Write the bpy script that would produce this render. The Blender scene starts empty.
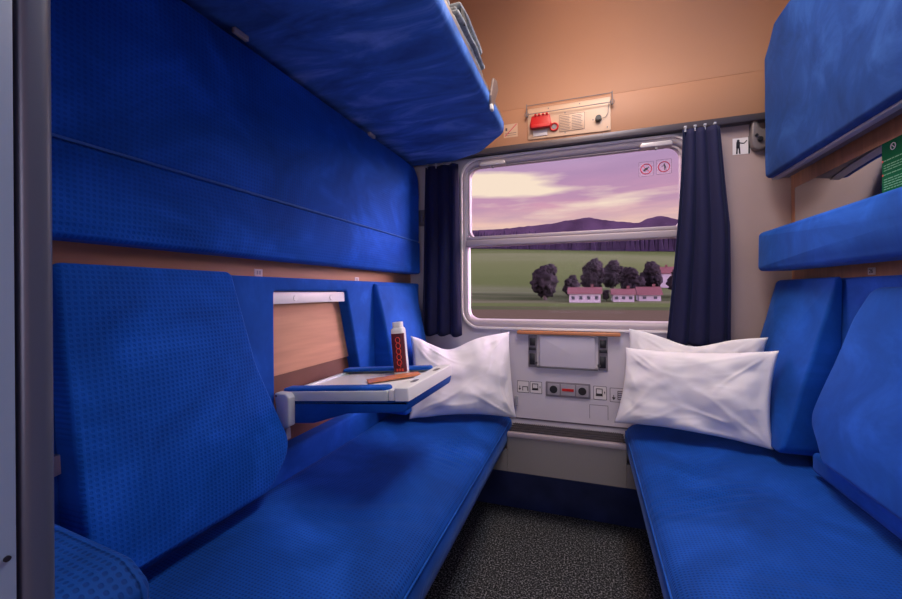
import bpy, bmesh, math, random
from mathutils import Vector, Matrix, noise
random.seed(7)
PI = math.pi
S = bpy.context.scene
COL = S.collection

# ------------------------------------------------------------ camera
cd = bpy.data.cameras.new('camera'); cam = bpy.data.objects.new('camera', cd); COL.objects.link(cam)
cd.sensor_width = 36; cd.lens = 394.0 / 902 * 36
cd.clip_start = .02; cd.clip_end = 5000
cam.location = (0, 0, 1.2)
Rm = Matrix.Rotation(math.radians(19.04), 4, 'Z') @ Matrix.Rotation(PI/2, 4, 'X') @ Matrix.Rotation(math.radians(-.42), 4, 'Z')
cam.rotation_euler = Rm.to_euler()
cd.shift_y = -(299.5 - 292.3) / 902
S.camera = cam

# ------------------------------------------------------------ world: dusk sky with banded cloud
W = bpy.data.worlds.new('dusk'); S.world = W; W.use_nodes = True
nt = W.node_tree; nt.nodes.clear()
def N(nt, t, **k):
    n = nt.nodes.new(t)
    for a, b in k.items(): setattr(n, a, b)
    return n
def ramp(nt, stops, interp='LINEAR'):
    r = N(nt, 'ShaderNodeValToRGB'); e = r.color_ramp.elements; r.color_ramp.interpolation = interp
    e[0].position = stops[0][0]; e[0].color = (*stops[0][1], 1)
    e[1].position = stops[-1][0]; e[1].color = (*stops[-1][1], 1)
    for p, c in stops[1:-1]:
        x = e.new(p); x.color = (*c, 1)
    return r
def mth(nt, op, a, b=None, clamp=False):
    m = N(nt, 'ShaderNodeMath', operation=op); m.use_clamp = clamp
    for i, v in enumerate((a, b)):
        if v is None: continue
        if isinstance(v, (int, float)): m.inputs[i].default_value = v
        else: nt.links.new(v, m.inputs[i])
    return m.outputs[0]
def s2l(r, g, b):
    f = lambda c: (c/255/12.92) if c/255 <= .04045 else ((c/255+.055)/1.055)**2.4
    return (f(r), f(g), f(b))
tc = N(nt, 'ShaderNodeTexCoord'); sp = N(nt, 'ShaderNodeSeparateXYZ'); nt.links.new(tc.outputs['Generated'], sp.inputs[0])
hor = mth(nt, 'SQRT', mth(nt, 'ADD', mth(nt, 'MULTIPLY', sp.outputs[0], sp.outputs[0]), mth(nt, 'MULTIPLY', sp.outputs[1], sp.outputs[1])))
el = mth(nt, 'DIVIDE', sp.outputs[2], mth(nt, 'MAXIMUM', hor, .01))
az = mth(nt, 'DIVIDE', sp.outputs[0], mth(nt, 'MAXIMUM', hor, .01))
base = ramp(nt, [(0, s2l(150,110,130)), (.145, s2l(250,214,186)), (.175, s2l(240,196,186)), (.215, s2l(215,160,182)), (.27, s2l(196,150,184)), (.34, s2l(186,158,196)), (.42, s2l(172,150,188)), (.60, s2l(185,165,200)), (1, s2l(205,195,218))])
nt.links.new(el, base.inputs[0])
cv = N(nt, 'ShaderNodeCombineXYZ'); nt.links.new(mth(nt,'MULTIPLY',az,2.6), cv.inputs[0]); nt.links.new(mth(nt,'MULTIPLY',el,17.0), cv.inputs[1])
nz = N(nt, 'ShaderNodeTexNoise'); nz.inputs['Scale'].default_value = 1.6; nz.inputs['Detail'].default_value = 5; nz.inputs['Roughness'].default_value = .55
nt.links.new(cv.outputs[0], nz.inputs['Vector'])
cr = ramp(nt, [(.36, (0,0,0)), (.66, (1,1,1))]); nt.links.new(nz.outputs['Fac'], cr.inputs[0])
mx = N(nt, 'ShaderNodeMix', data_type='RGBA'); nt.links.new(base.outputs[0], mx.inputs['A']); mx.inputs['B'].default_value = (*s2l(172,140,178),1)
nt.links.new(mth(nt,'MULTIPLY',cr.outputs[0],.55), mx.inputs['Factor'])
# bright cream bank low in the west (left of the window), with ragged edge
def bump1(x, c, w):
    d = mth(nt,'DIVIDE',mth(nt,'SUBTRACT',x,c),w)
    return mth(nt,'SUBTRACT',1.0,mth(nt,'MULTIPLY',d,d),clamp=True)
nz2 = N(nt, 'ShaderNodeTexNoise'); nz2.inputs['Scale'].default_value = 2.2; nz2.inputs['Detail'].default_value = 4
nt.links.new(cv.outputs[0], nz2.inputs['Vector'])
g1 = mth(nt,'MULTIPLY', bump1(az,-.30,.30), bump1(el,.272,.040))
g2 = mth(nt,'MULTIPLY', bump1(az,.0,.34), bump1(el,.215,.05))
gg = mth(nt,'ADD', g1, mth(nt,'MULTIPLY',g2,.42))
gf = mth(nt,'MULTIPLY', mth(nt,'SUBTRACT', mth(nt,'ADD', mth(nt,'MULTIPLY',gg,1.2), nz2.outputs['Fac']), .84), 2.6, clamp=True)
mx2 = N(nt, 'ShaderNodeMix', data_type='RGBA'); nt.links.new(mx.outputs['Result'], mx2.inputs['A']); mx2.inputs['B'].default_value = (*s2l(255,232,208),1)
nt.links.new(gf, mx2.inputs['Factor'])
bg = N(nt, 'ShaderNodeBackground'); nt.links.new(mx2.outputs['Result'], bg.inputs[0]); 
# added sky glow at both sides, outside the window's view, lights the interior
lf = mth(nt,'MULTIPLY', mth(nt,'SUBTRACT', mth(nt,'MULTIPLY',az,-1.0), .42), 3.0, clamp=True)
rt = mth(nt,'MULTIPLY', mth(nt,'SUBTRACT', az, .42), 3.0, clamp=True)
lo = mth(nt,'MULTIPLY', mth(nt,'SUBTRACT', .85, el), 2.5, clamp=True)
nt.links.new(mth(nt,'ADD', 1.0, mth(nt,'MULTIPLY', lo, mth(nt,'ADD', mth(nt,'MULTIPLY',lf,13.0), mth(nt,'MULTIPLY',rt,44.0)))), bg.inputs[1])
wo = N(nt, 'ShaderNodeOutputWorld'); nt.links.new(bg.outputs[0], wo.inputs[0])

# ------------------------------------------------------------ lamps (ceiling fixture is built further down, the corridor fill has none)
def area(name, loc, rot, sx, sy, power, color):
    l = bpy.data.lights.new(name, 'AREA'); l.shape = 'RECTANGLE'; l.size = sx; l.size_y = sy; l.energy = power; l.color = color
    o = bpy.data.objects.new(name, l); COL.objects.link(o); o.location = loc; o.rotation_euler = rot; return o
area('ceiling_lamp_light', (-.05, 1.35, 2.685), (0,0,0), .30, .90, 11, (1,.70,.50))
area('ceiling_lamp_cool_tube', (.27, 1.20, 2.684), (0,0,0), .26, 1.0, 15, (.82,.88,1))
area('corridor_fill_light', (-.05, -1.13, 1.35), (math.radians(90),0,0), 1.0, .9, 12, (.88,.88,1))  # unseen fill added behind the camera to brighten the compartment
sl = bpy.data.lights.new('dusk_glow', 'SUN'); sl.energy = 1.6; sl.angle = math.radians(50); sl.color = (1,.80,.86)
so_ = bpy.data.objects.new('dusk_glow', sl); COL.objects.link(so_); so_.rotation_euler = (math.radians(-78),0,math.radians(8))
vs = S.view_settings; vs.view_transform = 'Standard'; vs.look = 'None'; vs.gamma = 1; vs.use_curve_mapping = False; vs.exposure = 0.0
S.display_settings.display_device = 'sRGB'

# ------------------------------------------------------------ materials
def mat(name, col, rough=.5, metal=0, sheen=0, spec=.5, emit=None, estr=1, bump=None, var=None, coat=0):
    m = bpy.data.materials.new(name); m.use_nodes = True; t = m.node_tree; p = t.nodes['Principled BSDF']
    p.inputs['Base Color'].default_value = (*col, 1); p.inputs['Roughness'].default_value = rough
    p.inputs['Metallic'].default_value = metal; p.inputs['Specular IOR Level'].default_value = spec
    if coat: p.inputs['Coat Weight'].default_value = coat
    if sheen:
        p.inputs['Sheen Weight'].default_value = sheen; p.inputs['Sheen Roughness'].default_value = .4
        p.inputs['Sheen Tint'].default_value = (.45,.6,1,1)
    if emit: p.inputs['Emission Color'].default_value = (*emit,1); p.inputs['Emission Strength'].default_value = estr
    if var or bump:
        tc = N(t,'ShaderNodeTexCoord')
    if var:      # (scale, amount, stretch) subtle colour variation
        mp = N(t,'ShaderNodeMapping'); mp.inputs['Scale'].default_value = var[2] if len(var) > 2 else (1,1,1)
        n = N(t,'ShaderNodeTexNoise'); n.inputs['Scale'].default_value = var[0]; n.inputs['Detail'].default_value = 5
        t.links.new(tc.outputs['Object'], mp.inputs[0]); t.links.new(mp.outputs[0], n.inputs['Vector'])
        r = ramp(t, [(.3, tuple(c*(1-var[1]) for c in col)), (.7, tuple(min(1,c*(1+var[1])) for c in col))])
        t.links.new(n.outputs['Fac'], r.inputs[0]); t.links.new(r.outputs[0], p.inputs['Base Color'])
    if bump:     # (scale, strength, distance)
        n = N(t,'ShaderNodeTexNoise'); n.inputs['Scale'].default_value = bump[0]; n.inputs['Detail'].default_value = 3
        t.links.new(tc.outputs['Object'], n.inputs['Vector'])
        b = N(t,'ShaderNodeBump'); b.inputs['Strength'].default_value = bump[1]; b.inputs['Distance'].default_value = bump[2]
        t.links.new(n.outputs['Fac'], b.inputs['Height']); t.links.new(b.outputs[0], p.inputs['Normal'])
    return m
def velvet(name, col, axes=None, period=.012, depth=.55, nap=.35, napscale=(3,3,3), light=None, rough=.75, sheen=.22):
    """blue moquette: woven grid of dimples (axes = the two object axes it runs along) plus brushed nap patches"""
    m = bpy.data.materials.new(name); m.use_nodes = True; t = m.node_tree; p = t.nodes['Principled BSDF']
    p.inputs['Roughness'].default_value = rough; p.inputs['Sheen Weight'].default_value = sheen
    p.inputs['Sheen Roughness'].default_value = .35; p.inputs['Sheen Tint'].default_value = (.30,.48,1,1)
    p.inputs['Specular IOR Level'].default_value = .12
    tc = N(t,'ShaderNodeTexCoord')
    mp = N(t,'ShaderNodeMapping'); mp.inputs['Scale'].default_value = napscale
    n = N(t,'ShaderNodeTexNoise'); n.inputs['Scale'].default_value = 1.6; n.inputs['Detail'].default_value = 6; n.inputs['Roughness'].default_value = .6; n.inputs['Distortion'].default_value = .6
    t.links.new(tc.outputs['Object'], mp.inputs[0]); t.links.new(mp.outputs[0], n.inputs['Vector'])
    lt = light or tuple(min(1,c*(1+nap)+.012*nap) for c in col)
    r = ramp(t, [(.33, tuple(c*(1-nap*.6) for c in col)), (.52, col), (.74, lt)])
    t.links.new(n.outputs['Fac'], r.inputs[0])
    cur = r.outputs[0]; hgt = None
    if axes:
        s = N(t,'ShaderNodeSeparateXYZ'); t.links.new(tc.outputs['Object'], s.inputs[0])
        k = 2*PI/period
        a = mth(t,'SINE',mth(t,'MULTIPLY',s.outputs[axes[0]],k))
        if axes[1] is not None:
            b = mth(t,'SINE',mth(t,'MULTIPLY',s.outputs[axes[1]],k))
            v = mth(t,'MULTIPLY',mth(t,'ADD',mth(t,'MULTIPLY',mth(t,'ADD',a,1.0),mth(t,'ADD',b,1.0)),-.6),.6,clamp=True)
        else:
            v = mth(t,'MULTIPLY',mth(t,'ADD',a,.2),.8,clamp=True)
        mxx = N(t,'ShaderNodeMix', data_type='RGBA', blend_type='MULTIPLY')
        t.links.new(mth(t,'MULTIPLY',v,depth), mxx.inputs['Factor']); t.links.new(cur, mxx.inputs['A']); mxx.inputs['B'].default_value = (.25,.3,.42,1)
        cur = mxx.outputs['Result']; hgt = v
        bp = N(t,'ShaderNodeBump'); bp.inputs['Strength'].default_value = .35; bp.inputs['Distance'].default_value = .002; bp.invert = True
        t.links.new(hgt, bp.inputs['Height'])
        t.links.new(bp.outputs[0], p.inputs['Normal'])
    t.links.new(cur, p.inputs['Base Color'])
    return m
B0 = (.004,.085,.45)
M = {}
M['back'] = velvet('blue_waffle_moquette', B0, (1,2), .0102, .30, .5)
M['backplain'] = velvet('blue_plain_velvet', (.007,.080,.40), None, nap=.45)
M['panel'] = velvet('blue_panel_moquette', (.004,.088,.48), (1,2), .0105, .3, .6, (2,2,2.4))
M['bunk'] = velvet('blue_brushed_velvet_prelit', (.05,.17,.60), None, nap=.8, napscale=(1.6,5.0,3.0), light=(.24,.42,.95))  # base lightened to stand in for light reaching the bunk underside
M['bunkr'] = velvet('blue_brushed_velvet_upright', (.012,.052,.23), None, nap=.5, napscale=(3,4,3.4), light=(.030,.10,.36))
M['seat'] = velvet('blue_ribbed_moquette', (.004,.070,.38), (0,1), .0085, .6, .5, (2.2,2.2,2))
M['arm'] = velvet('blue_waffle_moquette_armrest', (.006,.07,.36), (0,1), .0115, .5, .5)
M['wood'] = mat('salmon_beech_laminate', (.50,.262,.15), .45, var=(3.0,.12,(1,1,14)), spec=.35)
M['woodr'] = mat('brown_beech_laminate', (.50,.25,.15), .42, var=(4.0,.13,(1,14,1)), spec=.35)
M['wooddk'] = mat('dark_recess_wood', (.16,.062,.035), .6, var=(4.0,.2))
M['edgewood'] = mat('orange_beech_edge', (.60,.22,.09), .4, var=(6,.15,(1,8,8)))
M['tan'] = mat('tan_ceiling_laminate', (.42,.215,.125), .5, var=(1.5,.04), spec=.3)
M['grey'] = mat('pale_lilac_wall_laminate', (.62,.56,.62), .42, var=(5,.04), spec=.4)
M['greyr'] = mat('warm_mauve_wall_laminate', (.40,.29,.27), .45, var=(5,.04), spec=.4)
M['line'] = mat('dark_joint_line', (.09,.07,.09), .7)
M['alu'] = mat('anodised_window_aluminium', (.42,.35,.38), .5, metal=.15)
M['bead'] = mat('pale_metal_bead', (.86,.79,.78), .3, metal=.2)
M['chrome'] = mat('bright_satin_metal', (.55,.49,.50), .3, metal=.35)
M['rail'] = mat('dark_grey_rail', (.09,.075,.085), .4, metal=.4)
M['steel'] = mat('brushed_steel_heater', (.62,.57,.56), .26, metal=.72, bump=(60,.15,.001))
M['piping'] = mat('pale_blue_piping', (.03,.15,.50), .6)
M['fitting'] = mat('dark_grey_fitting', (.20,.17,.20), .45)
M['insert'] = mat('mid_grey_insert', (.36,.32,.35), .45)
M['catch'] = mat('worn_grey_metal', (.17,.14,.14), .4, metal=.3)
M['greypl'] = mat('grey_plastic', (.36,.36,.41), .4)
M['ltgrey'] = mat('light_grey_plastic', (.58,.62,.64), .35)
M['dkgrey'] = mat('dark_grey_metal', (.17,.155,.17), .45, metal=.3)
M['black'] = mat('black_plastic', (.012,.01,.014), .4)
M['white'] = mat('white_plastic', (.80,.81,.78), .35)
M['mint'] = mat('pale_grey_green_enamel', (.62,.70,.70), .35)
M['sticker'] = mat('pale_sticker', (.72,.66,.66), .5)
M['cream'] = mat('cream_plate', (.56,.37,.25), .4)
M['red'] = mat('signal_red', (.52,.010,.012), .35)
M['redline'] = mat('pictogram_red', (.55,.04,.09), .5)
M['dkred'] = mat('dark_red_sleeve', (.10,.006,.018), .35)
M['orng'] = mat('orange_red_print', (.75,.07,.04), .45)
M['wrap'] = mat('orange_brown_wrapper', (.62,.22,.09), .35, bump=(60,.6,.002))
M['ink'] = mat('dark_ink', (.05,.04,.05), .6)
M['kick'] = mat('navy_kick_panel', (.02,.03,.11), .22, var=(4,.35))
M['curtain'] = mat('navy_curtain_cloth', (.004,.004,.042), .85, sheen=.08, bump=(300,.2,.001))
M['pillow'] = mat('white_pillowcase_cotton', (.88,.83,.83), .8, bump=(220,.12,.001))
M['blanket'] = mat('grey_wool_blanket', (.30,.32,.32), .95, sheen=.5, bump=(120,.9,.004), var=(40,.35))
M['blanketdk'] = mat('blanket_fold_shade', (.03,.032,.035), .9)  # dark tone for the shaded hollow of the blanket fold
M['green'] = mat('green_notice', (.0,.11,.04), .85, spec=.15)
M['noticetext'] = mat('pale_green_print', (.10,.36,.19), .5)
M['jamb'] = mat('grey_door_post_paint', (.075,.09,.14), .38, metal=.25)
M['jamb2'] = mat('blue_grey_door_leaf_paint', (.19,.27,.42), .4)
M['lampglass'] = mat('lamp_diffuser', (.9,.8,.7), .4, emit=(1,.78,.55), estr=3.0)
M['lampglass2'] = mat('corridor_lamp_diffuser', (.9,.9,.95), .4, emit=(.9,.93,1), estr=3.0)
m = bpy.data.materials.new('mirror_silver'); m.use_nodes = True; p = m.node_tree.nodes['Principled BSDF']
p.inputs['Base Color'].default_value = (.72,.72,.72,1); p.inputs['Metallic'].default_value = 1; p.inputs['Roughness'].default_value = .03; M['mirror'] = m
m = bpy.data.materials.new('window_glass'); m.use_nodes = True; t = m.node_tree; t.nodes.clear()
tr = N(t,'ShaderNodeBsdfTransparent'); tr.inputs[0].default_value = (.97,.97,.98,1); gl = N(t,'ShaderNodeBsdfGlossy'); gl.inputs['Roughness'].default_value = .02
fr = N(t,'ShaderNodeFresnel'); fr.inputs['IOR'].default_value = 1.07; ms = N(t,'ShaderNodeMixShader'); mo = N(t,'ShaderNodeOutputMaterial')
t.links.new(fr.outputs[0], ms.inputs[0]); t.links.new(tr.outputs[0], ms.inputs[1]); t.links.new(gl.outputs[0], ms.inputs[2]); t.links.new(ms.outputs[0], mo.inputs[0]); M['glass'] = m
m = bpy.data.materials.new('clear_film'); m.use_nodes = True; t = m.node_tree; t.nodes.clear()
tr = N(t,'ShaderNodeBsdfTransparent'); df = N(t,'ShaderNodeBsdfDiffuse'); df.inputs[0].default_value = (.8,.6,.72,1)
ms = N(t,'ShaderNodeMixShader'); ms.inputs[0].default_value = .09; mo = N(t,'ShaderNodeOutputMaterial')
t.links.new(tr.outputs[0], ms.inputs[1]); t.links.new(df.outputs[0], ms.inputs[2]); t.links.new(ms.outputs[0], mo.inputs[0]); M['film'] = m
# carpet: dark looped pile with pale flecks
m = bpy.data.materials.new('charcoal_fleck_carpet'); m.use_nodes = True; t = m.node_tree; p = t.nodes['Principled BSDF']; p.inputs['Roughness'].default_value = .95; p.inputs['Specular IOR Level'].default_value = .15
tc = N(t,'ShaderNodeTexCoord'); v = N(t,'ShaderNodeTexNoise'); v.inputs['Scale'].default_value = 140; v.inputs['Detail'].default_value = 3
t.links.new(tc.outputs['Object'], v.inputs['Vector']); r = ramp(t, [(.40,(.008,.009,.011)), (.53,(.06,.062,.068)), (.66,(.30,.30,.32))]); t.links.new(v.outputs['Fac'], r.inputs[0]); t.links.new(r.outputs[0], p.inputs['Base Color'])
b = N(t,'ShaderNodeBump'); b.inputs['Strength'].default_value = .9; b.inputs['Distance'].default_value = .006; t.links.new(v.outputs['Fac'], b.inputs['Height']); t.links.new(b.outputs[0], p.inputs['Normal']); M['carpet'] = m
# landscape materials
m = bpy.data.materials.new('farmland'); m.use_nodes = True; t = m.node_tree; p = t.nodes['Principled BSDF']; p.inputs['Roughness'].default_value = 1; p.inputs['Specular IOR Level'].default_value = 0
tc = N(t,'ShaderNodeTexCoord'); s = N(t,'ShaderNodeSeparateXYZ'); t.links.new(tc.outputs['Object'], s.inputs[0])
mp = N(t,'ShaderNodeMapping'); mp.inputs['Scale'].default_value = (.008,.06,0); n = N(t,'ShaderNodeTexNoise'); n.inputs['Scale'].default_value = 1; n.inputs['Detail'].default_value = 4
t.links.new(tc.outputs['Object'], mp.inputs[0]); t.links.new(mp.outputs[0], n.inputs['Vector'])
yy = mth(t,'DIVIDE', mth(t,'ADD', s.outputs[1], mth(t,'MULTIPLY', mth(t,'SUBTRACT', n.outputs['Fac'], .5), 60)), 400)
br, gr1, gr2, gr3 = (0.0562,0.0476,0.0325), (0.0502,0.0721,0.0260), (0.0646,0.0874,0.0351), (0.0335,0.0460,0.0221)
r = ramp(t, [(0,br),(.155,br),(.165,gr3),(.19,gr1),(.27,gr1),(.30,(0.0718,0.0798,0.0468)),(.33,gr3),(.38,(0.0718,0.0890,0.0494)),(.45,gr1),(.60,gr2),(.72,(0.0789,0.1012,0.0494)),(.80,gr1)])
t.links.new(yy, r.inputs[0]); t.links.new(r.outputs[0], p.inputs['Base Color']); M['field'] = m
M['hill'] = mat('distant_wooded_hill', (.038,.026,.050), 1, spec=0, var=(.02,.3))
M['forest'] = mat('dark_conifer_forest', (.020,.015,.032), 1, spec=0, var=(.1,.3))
M['crown'] = mat('dark_leaves', (.017,.015,.019), 1, spec=0, var=(.5,.45))
M['bark'] = mat('bark', (.04,.03,.03), 1)
M['house'] = mat('white_render', (.22,.21,.25), .9)
M['roof'] = mat('red_brown_tiles', (.075,.022,.028), .9)
M['pane'] = mat('dark_house_window', (.04,.045,.06), .2)

# ------------------------------------------------------------ mesh helpers
def new(): return bmesh.new()
def box(bm, a, b, bevel=0, seg=2):
    a, b = Vector(a), Vector(b); lo = Vector(map(min, a, b)); hi = Vector(map(max, a, b))
    t = bmesh.new(); bmesh.ops.create_cube(t, size=1)
    for v in t.verts: v.co = Vector(((v.co[i]+.5)*(hi[i]-lo[i])+lo[i]) for i in range(3))
    if bevel: bmesh.ops.bevel(t, geom=t.edges[:], offset=min(bevel, .49*min(hi-lo)), segments=seg, profile=.5, affect='EDGES')
    join(bm, t); return bm
def join(bm, t, mtx=None):
    if mtx: bmesh.ops.transform(t, matrix=mtx, verts=t.verts)
    me = bpy.data.meshes.new('t'); t.to_mesh(me); bm.from_mesh(me); bpy.data.meshes.remove(me); t.free()
def cyl(bm, a, b, r, r2=None, n=20, bevel=0):
    a, b = Vector(a), Vector(b); d = b-a; t = bmesh.new()
    bmesh.ops.create_cone(t, cap_ends=True, segments=n, radius1=r, radius2=r if r2 is None else r2, depth=d.length)
    if bevel:
        bmesh.ops.bevel(t, geom=[e for e in t.edges if abs(e.verts[0].co.z-e.verts[1].co.z) < 1e-6], offset=bevel, segments=2, affect='EDGES')
    q = Vector((0,0,1)).rotation_difference(d.normalized()).to_matrix().to_4x4()
    join(bm, t, Matrix.Translation((a+b)/2) @ q); return bm
def tube(bm, pts, r, n=8, closed=False):
    pts = [Vector(p) for p in pts]; L = len(pts); rings = []; up = None
    for i, p in enumerate(pts):
        d = (pts[(i+1) % L]-pts[i-1]) if closed else (pts[min(i+1,L-1)]-pts[max(i-1,0)])
        d.normalize()
        if up is None: up = Vector((0,0,1)) if abs(d.z) < .9 else Vector((1,0,0))
        x = d.cross(up).normalized(); y = x.cross(d).normalized(); up = y
        rings.append([bm.verts.new(p + (x*math.cos(2*PI*k/n)+y*math.sin(2*PI*k/n))*r) for k in range(n)])
    for i in range(L if closed else L-1):
        A, B = rings[i], rings[(i+1) % L]
        for k in range(n): bm.faces.new((A[k], A[(k+1)%n], B[(k+1)%n], B[k]))
    if not closed: bm.faces.new(rings[0][::-1]); bm.faces.new(rings[-1])
    return bm
def lathe(bm, prof, c, n=32, sq=0):
    """revolve (r,z) about vertical axis at c; sq squares the section"""
    rings = []
    for r, z in prof:
        ring = []
        for k in range(n):
            a = 2*PI*k/n; ca, sa = math.cos(a), math.sin(a)
            q = 1/((abs(ca)**(2+sq*6)+abs(sa)**(2+sq*6))**(1/(2+sq*6)))
            ring.append(bm.verts.new((c[0]+r*q*ca, c[1]+r*q*sa, c[2]+z)))
        rings.append(ring)
    for A, B in zip(rings, rings[1:]):
        for k in range(n): bm.faces.new((A[k], A[(k+1)%n], B[(k+1)%n], B[k]))
    bm.faces.new(rings[0][::-1]); bm.faces.new(rings[-1]); return bm
def rpoly(pts, rad, seg=7, sub=0.0):
    """2-D polygon (CCW) with rounded corners; rad one number or per corner; sub = max edge step"""
    out = []; n = len(pts)
    rads = rad if isinstance(rad, (list,tuple)) else [rad]*n
    for i, p in enumerate(pts):
        p = Vector(p); a = Vector(pts[i-1])-p; b = Vector(pts[(i+1)%n])-p
        r = rads[i]
        if r <= 0: out.append(p.copy()); continue
        la, lb = a.length, b.length; a.normalize(); b.normalize()
        ang = a.angle(b); d = min(r/math.tan(ang/2), .48*la, .48*lb); rr = d*math.tan(ang/2)
        c = p + (a+b).normalized()*(rr/math.sin(ang/2))
        s0 = p+a*d-c; s1 = p+b*d-c
        t0 = math.atan2(s0.y,s0.x); t1 = math.atan2(s1.y,s1.x); dt = (t1-t0+PI)%(2*PI)-PI
        for k in range(seg+1): 
            th = t0+dt*k/seg; out.append(c+Vector((math.cos(th),math.sin(th)))*rr)
    if sub:
        o2 = []
        for i, p in enumerate(out):
            q = out[(i+1)%len(out)]; k = max(1,int((q-p).length/sub))
            for j in range(k): o2.append(p.lerp(q,j/k))
        out = o2
    return out
def prism(bm, poly, f, h0, h1, r=0, rs=4, both=False):
    """extrude 2-D outline (CCW) from h0 to h1 (h1 the front) with rounded front edge r; f(a,b,h)->world"""
    n = len(poly); P = [Vector(p) for p in poly]; nor = []
    for i in range(n):
        e = (P[(i+1)%n]-P[i-1]); 
        nor.append(Vector((-e.y,e.x)).normalized() if e.length > 1e-9 else Vector((0,0)))
    sg = 1 if h1 > h0 else -1
    lv = []
    if r and both: lv += [(r*(1-math.cos(PI/2*k/rs)), h0+sg*r*(1-math.sin(PI/2*k/rs))) for k in range(rs,0,-1)]
    else: lv.append((0,h0))
    if r: lv += [(r*(1-math.cos(PI/2*k/rs)), h1-sg*r*(1-math.sin(PI/2*k/rs))) for k in range(0,rs+1)]
    else: lv.append((0,h1))
    rings = [[bm.verts.new(f(*(P[i]+nor[i]*d),h)) for i in range(n)] for d,h in lv]
    for A,B in zip(rings,rings[1:]):
        for i in range(n): bm.faces.new((A[i],A[(i+1)%n],B[(i+1)%n],B[i]))
    bm.faces.new(rings[0][::-1]); bm.faces.new(rings[-1])
    return bm
def cushion(bm, poly, f, h0, h1, r, puff=.0, rings_in=9, rs=6, wob=0.0, seed=0):
    """upholstered slab: rounded edge then a gently domed face"""
    n = len(poly); P = [Vector(p) for p in poly]; nor = []
    for i in range(n):
        e = P[(i+1)%n]-P[i-1]; nor.append(Vector((-e.y,e.x)).normalized() if e.length > 1e-9 else Vector((0,0)))
    c = sum(P, Vector((0,0)))/n
    lv = []
    R = [[(p, h0) for p in P]]
    for k in range(rs+1):
        a = PI/2*k/rs; R.append([(P[i]+nor[i]*r*(1-math.cos(a)), h1-r*(1-math.sin(a))) for i in range(n)])
    top = [q for q,_ in R[-1]]
    for k in range(1, rings_in):
        s = (k/rings_in)
        hh = h1+puff*(1-(1-s)**2.2)
        R.append([(top[i].lerp(c,s), hh) for i in range(n)])
    vs = []
    for j, ring in enumerate(R):
        row = []
        for p,h in ring:
            if wob and j > 2: h += wob*noise.noise(Vector((p.x*7+seed,p.y*7,seed*1.7)))
            row.append(bm.verts.new(f(p.x,p.y,h)))
        vs.append(row)
    for A,B in zip(vs,vs[1:]):
        for i in range(n): bm.faces.new((A[i],A[(i+1)%n],B[(i+1)%n],B[i]))
    bm.faces.new(vs[0][::-1])
    cc = bm.verts.new(f(c.x,c.y,h1+puff)); L = vs[-1]
    for i in range(n): bm.faces.new((L[i],L[(i+1)%n],cc))
    return bm

ORG = {}
def link(name, bm, mats, org=(0,0,0), smooth=None):
    bmesh.ops.recalc_face_normals(bm, faces=bm.faces)
    me = bpy.data.meshes.new(name); bm.to_mesh(me); bm.free()
    me.transform(Matrix.Translation(-Vector(org)))
    for m in (mats if isinstance(mats,(list,tuple)) else [mats]): me.materials.append(M[m])
    if smooth is not None:
        me.shade_smooth() if smooth >= 180 else (me.shade_smooth(), me.set_sharp_from_angle(angle=math.radians(smooth)))
    o = bpy.data.objects.new(name, me); COL.objects.link(o); return o
def tag(o, label=None, cat=None, group=None, kind=None):
    if label: o['label'] = label
    if cat: o['category'] = cat
    if group: o['group'] = group
    if kind: o['kind'] = kind
    return o
def thing(name, label, cat, loc=(0,0,0), group=None):
    o = bpy.data.objects.new(name, None); o.empty_display_size = .05; COL.objects.link(o); o.location = loc
    ORG[o] = Vector(loc); return tag(o, label, cat, group)
def part(name, bm, m, parent, smooth=35, label=None):
    org = ORG[parent]; o = link(name, bm, m, org, smooth); o.parent = parent; ORG[o] = org
    if label: o['label'] = label
    return o
def single(name, bm, m, label, cat, loc=(0,0,0), group=None, smooth=35):
    o = link(name, bm, m, loc, smooth); o.location = loc; ORG[o] = Vector(loc); return tag(o, label, cat, group)
def struct(name, bm, m, smooth=35, label=None):
    o = link(name, bm, m, (0,0,0), smooth); o['kind'] = 'structure'; ORG[o] = Vector((0,0,0))
    if label: o['label'] = label
    return o
YZ = lambda x0, sg: (lambda a,b,h: (x0+sg*h, a, b))          # face pointing sg*X
XY = lambda z0, sg=1: (lambda a,b,h: (a, b, z0+sg*h))
XZ = lambda y0, sg=-1: (lambda a,b,h: (a, y0+sg*h, b))       # face pointing towards the door
def shift(o, t):   # move thing wholesale
    o.location = Vector(o.location)+Vector(t)

XL, XR, YW = -1.02, .88, 2.2
# ------------------------------------------------------------ setting
bm = new(); box(bm, (-1.1,-1.2,-.05), (1.1,2.28,0)); struct('floor', bm, 'carpet')
bm = new(); box(bm, (-1.08,-1.2,0), (XL,2.26,2.80)); struct('wall_left', bm, 'wood')
bm = new(); box(bm, (XR,-1.2,0), (.94,2.26,2.80)); struct('wall_right', bm, 'woodr')
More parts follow.
